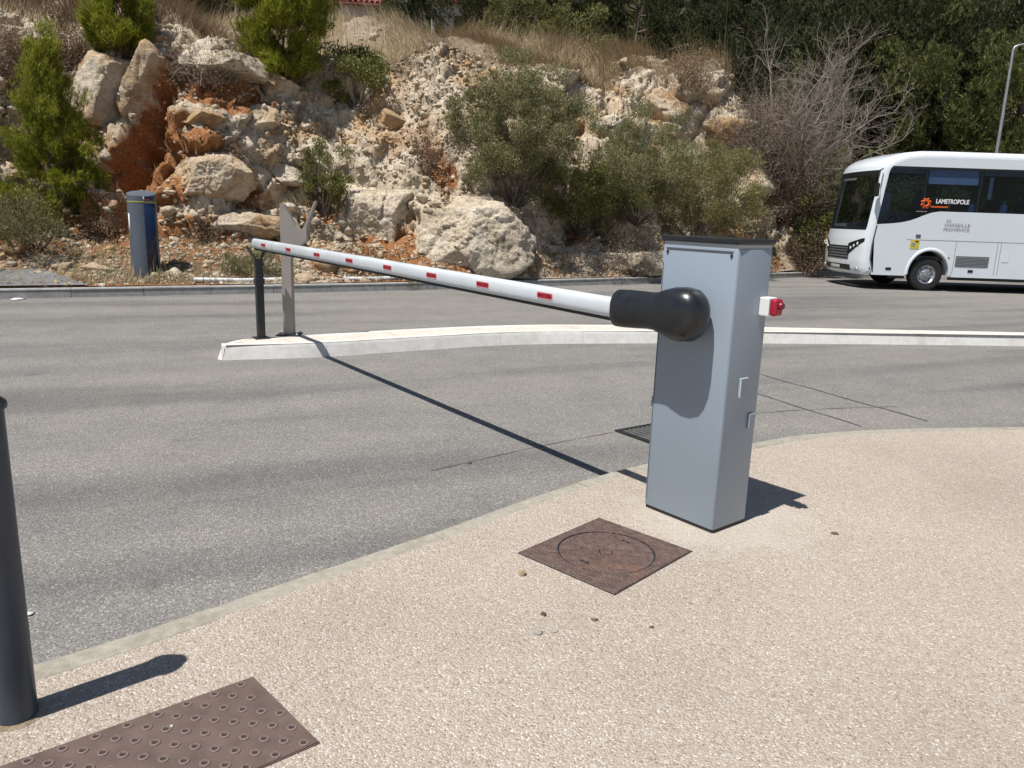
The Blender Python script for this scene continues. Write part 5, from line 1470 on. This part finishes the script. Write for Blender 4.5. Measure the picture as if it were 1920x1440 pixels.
# dry bushes: twigs
def twig_bush(name, label, px, pyb, pyt, wpx, n1, seed, mat, leafmat=None, nleaf=0, levels=3, r0=0.02, dist_add=0, spread=1.0):
    P, dist = place(px, pyb); s = dist / FPX; h = (pyb - pyt) * s; w = wpx * s
    r_ = np.random.default_rng(seed)
    segs = []; tips = []
    def grow(b, d, L, rad, lev):
        n = 5; path = [b]
        dd = d.copy()
        for k in range(n - 1):
            dd = unit(dd + r_.normal(size=3) * 0.20 + np.array([0, 0, 0.05]))
            path.append(path[-1] + dd * L / (n - 1))
        path = np.array(path)
        segs.append(tube_arrays(path, np.linspace(rad, rad * 0.45, n), 4 if lev else 3))
        if lev == 0:
            tips.append(path[-1]); return
        for k in range(r_.integers(3, 6)):
            i_ = r_.integers(1, n)
            grow(path[i_], unit(dd + r_.normal(size=3) * 0.55), L * r_.uniform(0.4, 0.68), rad * 0.52, lev - 1)
    for k in range(n1):
        a = r_.uniform(0, 6.28); e = r_.uniform(0.0, 0.9) * spread
        d = unit(np.array([math.cos(a) * e * w / h, math.sin(a) * e * w / h, 1.0]))
        grow(np.array([r_.normal() * 0.06 * w, r_.normal() * 0.06 * w, -0.1]), d, h * r_.uniform(0.35, 0.6), r0, levels)
    root = thing(name, label, 'bush', (P[0], P[1] + dist_add, P[2] - 0.05))
    V, F = join_arrays(segs)
    obj('twigs', mesh_np('twigs', V, F, [M[mat]]), root)
    if nleaf:
        T = np.array(tips); ids = r_.integers(0, len(T), nleaf)
        V, F = leaves(T[ids] + r_.normal(size=(nleaf, 3)) * 0.05 * w, r_.normal(size=(nleaf, 3)), 0.05 * r_.uniform(0.5, 1.3, nleaf), 0.018, r_)
        obj('dry_leaves', mesh_np('dry_leaves', V, F, [M[leafmat or 'dryleaf']]), root)
    return root
twig_bush('dead_bush', 'tall bare grey dead bush between the bank and the bus', 1490, 430, 40, 250, 26, 31, 'drytwig', None, 0, 4, 0.035)
twig_bush('dead_bush', 'tangled reddish brown dry bush at the right end of bank', 1440, 360, 130, 150, 16, 32, 'browntwig', 'dryleaf', 5000, 3, 0.02)
twig_bush('dead_bush', 'grey leafless tangle of twigs above the bus windscreen', 1580, 330, 140, 190, 26, 33, 'drytwig', 'dryleaf', 2500, 3, 0.025)
twig_bush('dead_bush', 'pale grey twig bush on the ridge between two pines', 370, 150, 55, 170, 22, 34, 'drytwig', 'dryleaf', 1500, 3, 0.012)
twig_bush('dead_bush', 'brown dry scrub on the slope above the conical pine', 60, 205, 40, 210, 24, 35, 'browntwig', 'dryleaf', 7000, 3, 0.012)
twig_bush('dead_bush', 'dry brown scrub tuft below the tan wedge rock', 420, 290, 225, 110, 14, 36, 'browntwig', 'dryleaf', 1500, 2, 0.010)
twig_bush('dead_bush', 'dry twiggy tuft left of the totem under the pine', 200, 440, 370, 150, 18, 37, 'browntwig', 'dryleaf', 2500, 2, 0.010)
twig_bush('dead_bush', 'dry twiggy tuft right of the totem under tan boulder', 390, 455, 385, 140, 18, 38, 'browntwig', 'dryleaf', 2000, 2, 0.010)
twig_bush('dead_bush', 'reddish dry bush in shade beside the bus nose', 1500, 505, 420, 130, 16, 39, 'browntwig', 'dryleaf', 4000, 3, 0.012)
twig_bush('dead_bush', 'grey dry ivy tangle hanging over the shaded boulder', 1180, 500, 425, 300, 34, 43, 'drytwig', 'dryleaf', 3500, 3, 0.010)
twig_bush('dead_bush', 'pale grey brown dry bush hiding the rock edge by the dead bush', 1415, 300, 140, 150, 26, 51, 'drytwig', 'dryleaf', 6000, 3, 0.014)
twig_bush('dead_bush', 'russet dry bush on the right shoulder of the bank', 1470, 420, 250, 150, 26, 52, 'browntwig', 'dryleaf', 7000, 3, 0.014)
twig_bush('dead_bush', 'ashy grey dry bush over the nose of the bus', 1560, 420, 230, 170, 24, 53, 'drytwig', 'dryleaf', 3000, 3, 0.018)
twig_bush('dead_bush', 'brown dry scrub clump on the ridge left of the pines', 25, 140, 20, 170, 26, 54, 'browntwig', 'dryleaf', 8000, 3, 0.012)
twig_bush('dead_bush', 'dense brown scrub clump between conical pine and ridge pine', 140, 120, 25, 150, 26, 55, 'browntwig', 'dryleaf', 7000, 3, 0.012)
twig_bush('dead_bush', 'silvery dry broom bush hanging over the grey cap rock', 420, 140, 70, 150, 30, 56, 'drytwig', 'dryleaf', 2500, 3, 0.010)
twig_bush('dead_bush', 'pale dry tuft on the ridge behind the olive bush', 1080, 130, 60, 160, 24, 57, 'browntwig', 'straw', 5000, 3, 0.010)
twig_bush('dead_bush', 'tall dry straw bush on the ridge above orange outcrop', 1290, 160, 70, 150, 24, 58, 'browntwig', 'straw', 5000, 3, 0.010)
twig_bush('dead_bush', 'thin dry vine trailing down the gully in the scree', 800, 330, 190, 60, 10, 40, 'browntwig', 'dryleaf', 900, 2, 0.010)
twig_bush('dead_bush', 'dead yellow branches leaning out over the cabinet top', 1420, 440, 350, 110, 14, 42, 'drytwig', 'straw', 1500, 2, 0.012)

# dry grass, one blade mesh per area
def grass(name, label, pts, hgt, wid, mat, seed, lean=0.45):
    r_ = np.random.default_rng(seed); n = len(pts)
    a = r_.uniform(0, 6.28, n); L = hgt * r_.lognormal(-0.1, 0.5, n)
    d = np.stack([np.cos(a), np.sin(a), 0 * a], -1); s = np.stack([-np.sin(a), np.cos(a), 0 * a], -1)
    ln = r_.uniform(0.1, lean * 2, n)[:, None]
    p1 = pts + np.array([0, 0, 1]) * (L * 0.55)[:, None] + d * ln * (L * 0.25)[:, None]
    p2 = pts + np.array([0, 0, 1]) * (L * 0.95)[:, None] + d * ln * (L * 0.75)[:, None]
    w = wid * r_.uniform(0.6, 1.4, n)[:, None]
    V = np.stack([pts - s * w / 2, pts + s * w / 2, p1 + s * w * 0.4, p1 - s * w * 0.4, p2], 1).reshape(-1, 3)
    i5 = np.arange(n)[:, None] * 5
    F = np.concatenate([i5 + np.array([[0, 1, 2]]), i5 + np.array([[0, 2, 3]]), i5 + np.array([[3, 2, 4]])])
    return tag(obj(name, mesh_np(name, V, F, [mat])), label, 'grass', kind='stuff')
def bank_pts(mask, n, seed, wgt=None):
    r_ = np.random.default_rng(seed)
    s_ = np.where(mask)[0]
    # weight by cell area so that sparse far rows are not starved
    cell = np.gradient(DD)[s_ % nd]
    p = cell * (wgt[s_] if wgt is not None else 1)
    i_ = r_.choice(s_, n, p=p / p.sum())
    j_ = r_.uniform(-0.5, 0.5, (n, 2))
    P = PBd[i_].copy()
    P[:, :2] += j_[:, :1] * BE * 0.036 + j_[:, 1:] * BN * np.gradient(DD)[i_ % nd][:, None]
    return P
ptch = sstep(-0.35, 0.35, fbm(PB * 0.7, 3, 131)) + 0.08
grass('dry_grass', 'tall straw coloured dry grass along the top of the bank', bank_pts((xr > 0.98) & (dg < 22) & (ug > 2.5) & (ug < 19), 70000, 1, ptch), 0.30, 0.011, M['straw'], 1, 0.85)
grass('ridge_grass', 'tall dry grass on the right shoulder of the bank', bank_pts((xr > 0.86) & (dg < 16) & (ug > 12) & (ug < 20.5), 34000, 6, ptch), 0.38, 0.011, M['straw'], 6, 0.95)
grass('dry_scrub', 'low brown dry scrub on the left ridge of the bank', bank_pts((xr > 0.92) & (dg < 16) & (ug > -7) & (ug < 5), 42000, 2, ptch), 0.26, 0.012, M['dryleaf'], 2, 0.9)
grass('dead_grass', 'sparse dead grass rooted in cracks of the rock face', bank_pts((xr > 0.1) & (xr < 0.98) & (ug > -4) & (ug < 19), 14000, 3, ptch * humus + 0.02), 0.16, 0.009, M['straw'], 3, 0.7)
grass('verge_grass', 'thin dry weeds and litter on the verge behind the far kerb', bank_pts((xr < 0.12) & (dg > 0.2) & (ug > -3) & (ug < 20), 7000, 4, ptch), 0.10, 0.008, M['weed'], 4, 0.9)
grass('verge_straw', 'straw coloured litter scattered on the far verge', bank_pts((xr < 0.15) & (dg > 0.2) & (ug > -3) & (ug < 20), 12000, 5, ptch), 0.08, 0.010, M['dryleaf'], 5, 1.6)

# trees behind: three crown kinds shared between the copies
def tree_proto(seed, h, w, mat, ncl, nleaf, ls, lw, cr, tr=0.16, clear=0.12, needle=False, up=0.5):
    C, fol, r_ = bush_meshes(seed, h, w, ncl, nleaf, ls, lw, mat, cr=cr, up=up, low=clear, needle=needle)
    pa = [tube_arrays(np.stack([np.cumsum(r_.normal(size=9) * 0.10), np.cumsum(r_.normal(size=9) * 0.10), np.linspace(-0.5, h * 0.88, 9)], -1) * np.array([1, 1, 1]), np.linspace(tr, tr * 0.2, 9), 9)]
    tp_ = pa[0][0].reshape(9, 9, 3).mean(1)
    for c in C[r_.choice(len(C), min(34, len(C)), replace=False)]:
        zb = max(0.1, c[2] - 0.25 * math.hypot(c[0], c[1]))
        b = np.array([np.interp(zb, tp_[:, 2], tp_[:, 0]), np.interp(zb, tp_[:, 2], tp_[:, 1]), zb])
        pa += branch_set(r_, b, [c], tr * 0.28, 0.12, 5, 5)
    V, F = join_arrays(pa)
    return mesh_np('trunk', V, F, [M['bark']], True), fol
protos = {
    'dark': [tree_proto(301, 9.5, 7.0, M['pine_dark'], 62, 84000, 0.20, 0.030, 0.095, 0.2, 0.05, True, 0.7), tree_proto(302, 8.5, 7.5, M['pine_dark'], 66, 84000, 0.20, 0.030, 0.10, 0.2, 0.03, True, 0.6)],
    'mid': [tree_proto(303, 8.5, 7.0, M['pine_mid'], 58, 80000, 0.19, 0.028, 0.10, 0.18, 0.03, True, 0.6), tree_proto(306, 7.5, 6.5, M['pine_mid'], 54, 76000, 0.19, 0.028, 0.105, 0.18, 0.02, True, 0.6)],
    'olive': [tree_proto(304, 4.5, 4.6, M['olive_grey'], 80, 42000, 0.10, 0.034, 0.10, 0.13, 0.06)],
    'leafy': [tree_proto(305, 4.0, 4.5, M['olive'], 70, 40000, 0.10, 0.045, 0.11, 0.12, 0.02)],
}
def top_z(x, y):
    g = ground_z(x, y)
    hz_ = float(hill_z(x, y)) if y > 30 else -9
    return max(g if g is not None else 0.0, hz_)
def tree(px, Y, kind, v, sc, label, group=None, dz=0.0, name=None):
    d = ray(px, 300); X = d[0] * Y / d[1]
    z = top_z(X, Y) + dz
    nm = {'dark': 'pine_tree', 'mid': 'pine_tree', 'olive': 'olive_tree', 'leafy': 'broadleaf_tree'}[kind]
    root = thing(nm, label, 'tree', (X, Y, z - 0.1), (px * 7.3) % 6.28, group)
    tm, fm_ = protos[kind][v % len(protos[kind])]
    obj('trunk', tm, root); obj('crown', fm_, root)
    root.scale = (sc, sc, sc)
    return root
gW = 'trees of the wood behind the bank'
for k, (px, Y, kd_, v, sc, lb) in enumerate([
        (1905, 27.5, 'mid', 0, 1.0, 'green pine crown beside the street lamp'),
        (1760, 29, 'mid', 1, 1.15, 'green pine filling the view right above the bus roof'),
        (1610, 31, 'dark', 0, 1.05, 'dark shaded pine behind the bus windscreen'),
        (1690, 34, 'dark', 1, 1.2, 'dark pine standing between two green pines'),
        (1500, 33, 'mid', 0, 0.95, 'green pine behind the tall dead bush'),
        (1835, 35, 'dark', 0, 1.3, 'tall dark pine behind the street lamp'),
        (1400, 31, 'dark', 1, 0.8, 'dark pine at the top right end of dry grass'),
        (1290, 30, 'olive', 0, 0.95, 'grey green olive tree above the orange outcrop'),
        (1170, 31, 'olive', 0, 1.0, 'grey green olive tree on the ridge in dry grass'),
        (1060, 32, 'leafy', 0, 0.95, 'green leafy tree on the ridge beside the olive tree'),
        (960, 31.5, 'leafy', 0, 0.85, 'dark leafy tree just right of the red roofed shed'),
        (1580, 37, 'dark', 0, 1.25, 'tall dark pine behind the dead bush'),
        (890, 33, 'dark', 1, 0.45, 'small dark conifer beside the red roof')]):
    tree(px, Y, kd_, v, sc, lb)
rt = np.random.default_rng(77)
for Y in (40, 47, 55, 66, 80):
    for px in np.arange(-160, 2150, 150 if Y < 50 else 135):
        if 560 < px < 930 and Y < 50: continue
        p_ = px + rt.uniform(-50, 50)
        kd2 = 'dark' if rt.random() < 0.6 else 'mid'
        tree(p_, Y + rt.uniform(-3, 3), kd2, int(rt.integers(2)), rt.uniform(0.85, 1.25), 'tall dark green pine in the dense wood filling the background' if kd2 == 'dark' else 'tall lighter green pine in the dense wood filling the background', gW + (' (dark)' if kd2 == 'dark' else ' (light)'), dz=-0.6)
for px, Y in ((-30, 27), (120, 29), (330, 30), (450, 29), (240, 33)):
    tree(px, Y, 'dark', int(px) % 2, 0.6, 'low dark pine on the skyline behind the ridge pines', 'low pines behind the left ridge', dz=-0.5)
# undergrowth hiding the foot of the wood
for k, (px, Y) in enumerate(((1560, 26.5), (1640, 27.5), (1720, 27), (1800, 28.2), (1880, 27.2), (1960, 28))):
    tree(px, Y, 'leafy', 0, 0.62 + 0.08 * (k % 3), 'low leafy undergrowth bush at the foot of the wood behind the bus', 'undergrowth behind the bus')

# ================================================================== things on top of the bank
def house(px, py_eave, Y, wpx, label, depth=5.0, wall_h=3.0, slope=0.45):
    e = aty(px, py_eave, Y); s = (Y * 0.976) / FPX
    w = wpx * s; z0 = e[2] - wall_h
    root = thing('shed', label, 'building', (e[0], Y, z0), 0.12)
    obj('wall', box_me('wall', (w, depth, wall_h), M['wall'], 0.01, 1, off=(0, depth / 2, wall_h / 2)), root)
    rf = poly_prism('roof', [(-w / 2 - 0.3, wall_h - 0.02), (w / 2 + 0.3, wall_h - 0.02), (w / 2 + 0.3, wall_h + 0.12), (-w / 2 - 0.3, wall_h + 0.12)], 0.1, [M['tile']])
    bm = bmesh.new()
    x0, x1 = -w / 2 - 0.3, w / 2 + 0.3
    z_a, z_b = wall_h - 0.05, wall_h + slope * depth
    vv = [bm.verts.new(p) for p in ((x0, -0.35, z_a), (x1, -0.35, z_a), (x1, depth + 0.3, z_b), (x0, depth + 0.3, z_b), (x0, -0.35, z_a + 0.12), (x1, -0.35, z_a + 0.12), (x1, depth + 0.3, z_b + 0.12), (x0, depth + 0.3, z_b + 0.12))]
    for f in ((0, 3, 2, 1), (4, 5, 6, 7), (0, 1, 5, 4), (1, 2, 6, 5), (2, 3, 7, 6), (3, 0, 4, 7)):
        bm.faces.new([vv[q] for q in f])
    r_o = obj('roof', mesh_bm('roof', bm, [M['tile']]), root)
    nt_ = int((x1 - x0) / 0.22)
    tm = lathe('tile_row', [(0.09, 0), (0.09, math.hypot(depth + 0.65, z_b - z_a))], [M['tile']], 10)
    for k in range(nt_):
        obj('tile_row', tm, r_o, (x0 + 0.11 + k * (x1 - x0) / nt_, -0.35, z_a + 0.10), (-math.atan2(depth + 0.65, z_b - z_a), 0, 0))
    wd = obj('window', box_me('window', (0.8, 0.06, 0.9), M['busdark'], 0.01), root, (w * 0.1, -0.01, wall_h - 1.0))
    obj('window_frame', box_me('window_frame', (0.94, 0.05, 0.08), M['white'], 0), wd, (0, -0.03, -0.48))
    return root
house(668, 9, 36.0, 62, 'pale walled shed with low red tiled roof above the wide pine')
house(858, 6, 39.0, 90, 'brick red roofed hut half hidden by dark conifer', slope=0.7)
GP = bank_hit(808, 62)
if GP is not None:
    gp_ = thing('fence_post', 'dark green metal post on the ridge before the red roof', 'post', (GP[0][0], GP[0][1], GP[0][2] - 0.15))
    obj('shaft', lathe('shaft', [(0.075, 0), (0.07, 2.2), (0.06, 3.0), (0.0001, 3.02)], [M['greenpost']], 12), gp_)
    obj('bracket', box_me('bracket', (0.18, 0.05, 0.05), M['greenpost'], 0.005, off=(0.07, 0, 2.7)), gp_)

# ================================================================== odds and ends
# white plastic edging lying along the far kerb
def edging(px0, py0, px1, py1, label):
    a = gnd(px0, py0, 0.19); b = gnd(px1, py1, 0.19)
    u0, u1 = (a[:2] - BO) @ BE, (b[:2] - BO) @ BE
    us = np.linspace(u0, u1, 24)
    x_, y_ = bank_xy(us, np.full(24, 0.30) + 0.02 * np.sin(us * 2))
    zz = np.full(24, 0.205) + 0.012 * np.sin(us * 3)
    V, F = tube_arrays(np.stack([x_, y_, zz], -1), 0.042, 10)
    bm = bmesh.new(); vs = [bm.verts.new(v) for v in V]
    for f in F: bm.faces.new([vs[q] for q in f])
    bm.faces.new(vs[:10]); bm.faces.new(vs[-10:])
    return tag(obj('plastic_pipe', smooth_angle(mesh_bm('plastic_pipe', bm, [M['white']]), 40)), label, 'pipe')
edging(350, 522, 520, 521, 'white plastic pipe lying along the far kerb right of totem')
edging(640, 523, 1000, 519, 'long white plastic pipe lying before the whitish boulder')
# paper scraps, pebbles and dropped leaves
def scrap(px, py, z, w, h, mat, label, cat, name, lift=0.004):
    p = gnd(px, py, z); s = np.linalg.norm(p - np.array([0, 0, CH])) / FPX
    V0_, F0_ = ico(2)
    r_ = np.random.default_rng(int(px))
    V = V0_ * (1 + 0.22 * r_.normal(size=(len(V0_), 1))) * np.array([w * s / 2, w * s / 2 * 0.9, max(0.004, h * s * 0.5)])
    o = obj(name, mesh_np(name, V, F0_, [mat])); o.location = (p[0], p[1], z + lift)
    return tag(o, label, cat)
scrap(979, 1078, PAVE, 13, 14, M['rock_tan'], 'small brown pebble on the pavement left of the manhole', 'pebble', 'pebble', 0.006)
scrap(1020, 1153, PAVE, 12, 8, M['bark'], 'dark crumb of dirt below the brown pebble', 'dirt crumb', 'dirt_crumb', 0.002)
scrap(1115, 1163, PAVE, 12, 6, M['bark'], 'dark crumb of dirt below the manhole corner', 'dirt crumb', 'dirt_crumb', 0.002)
scrap(1222, 1177, PAVE, 8, 5, M['bark'], 'tiny dark crumb right below the manhole', 'dirt crumb', 'dirt_crumb', 0.002)
scrap(1565, 1001, PAVE, 10, 7, M['bark'], 'dark crumb on the pavement right of the cabinet shadow', 'dirt crumb', 'dirt_crumb', 0.002)
scrap(1010, 1188, PAVE, 16, 7, M['mortar'], 'grey mortar splash on the open pavement', 'mortar splash', 'mortar_splash', 0.001)
scrap(1040, 1185, PAVE, 12, 6, M['mortar'], 'smaller grey mortar splash on the open pavement', 'mortar splash', 'mortar_splash', 0.001)
scrap(55, 1153, 0.0, 12, 4, M['white'], 'white paper scrap on the asphalt by the bollard', 'paper scrap', 'paper_scrap', 0.004)
scrap(33, 562, 0.0, 20, 3, M['white'], 'white litter on the road near the tarmac apron', 'litter', 'litter', 0.01)
scrap(880, 869, 0.0, 10, 5, M['bark'], 'dark clod on the asphalt under the boom shadow', 'dirt clod', 'dirt_clod', 0.003)
scrap(322, 1363, PAVE + 0.007, 5, 4, M['white'], 'white grit grain on the tactile plate', 'grit', 'grit_grain', 0.002)
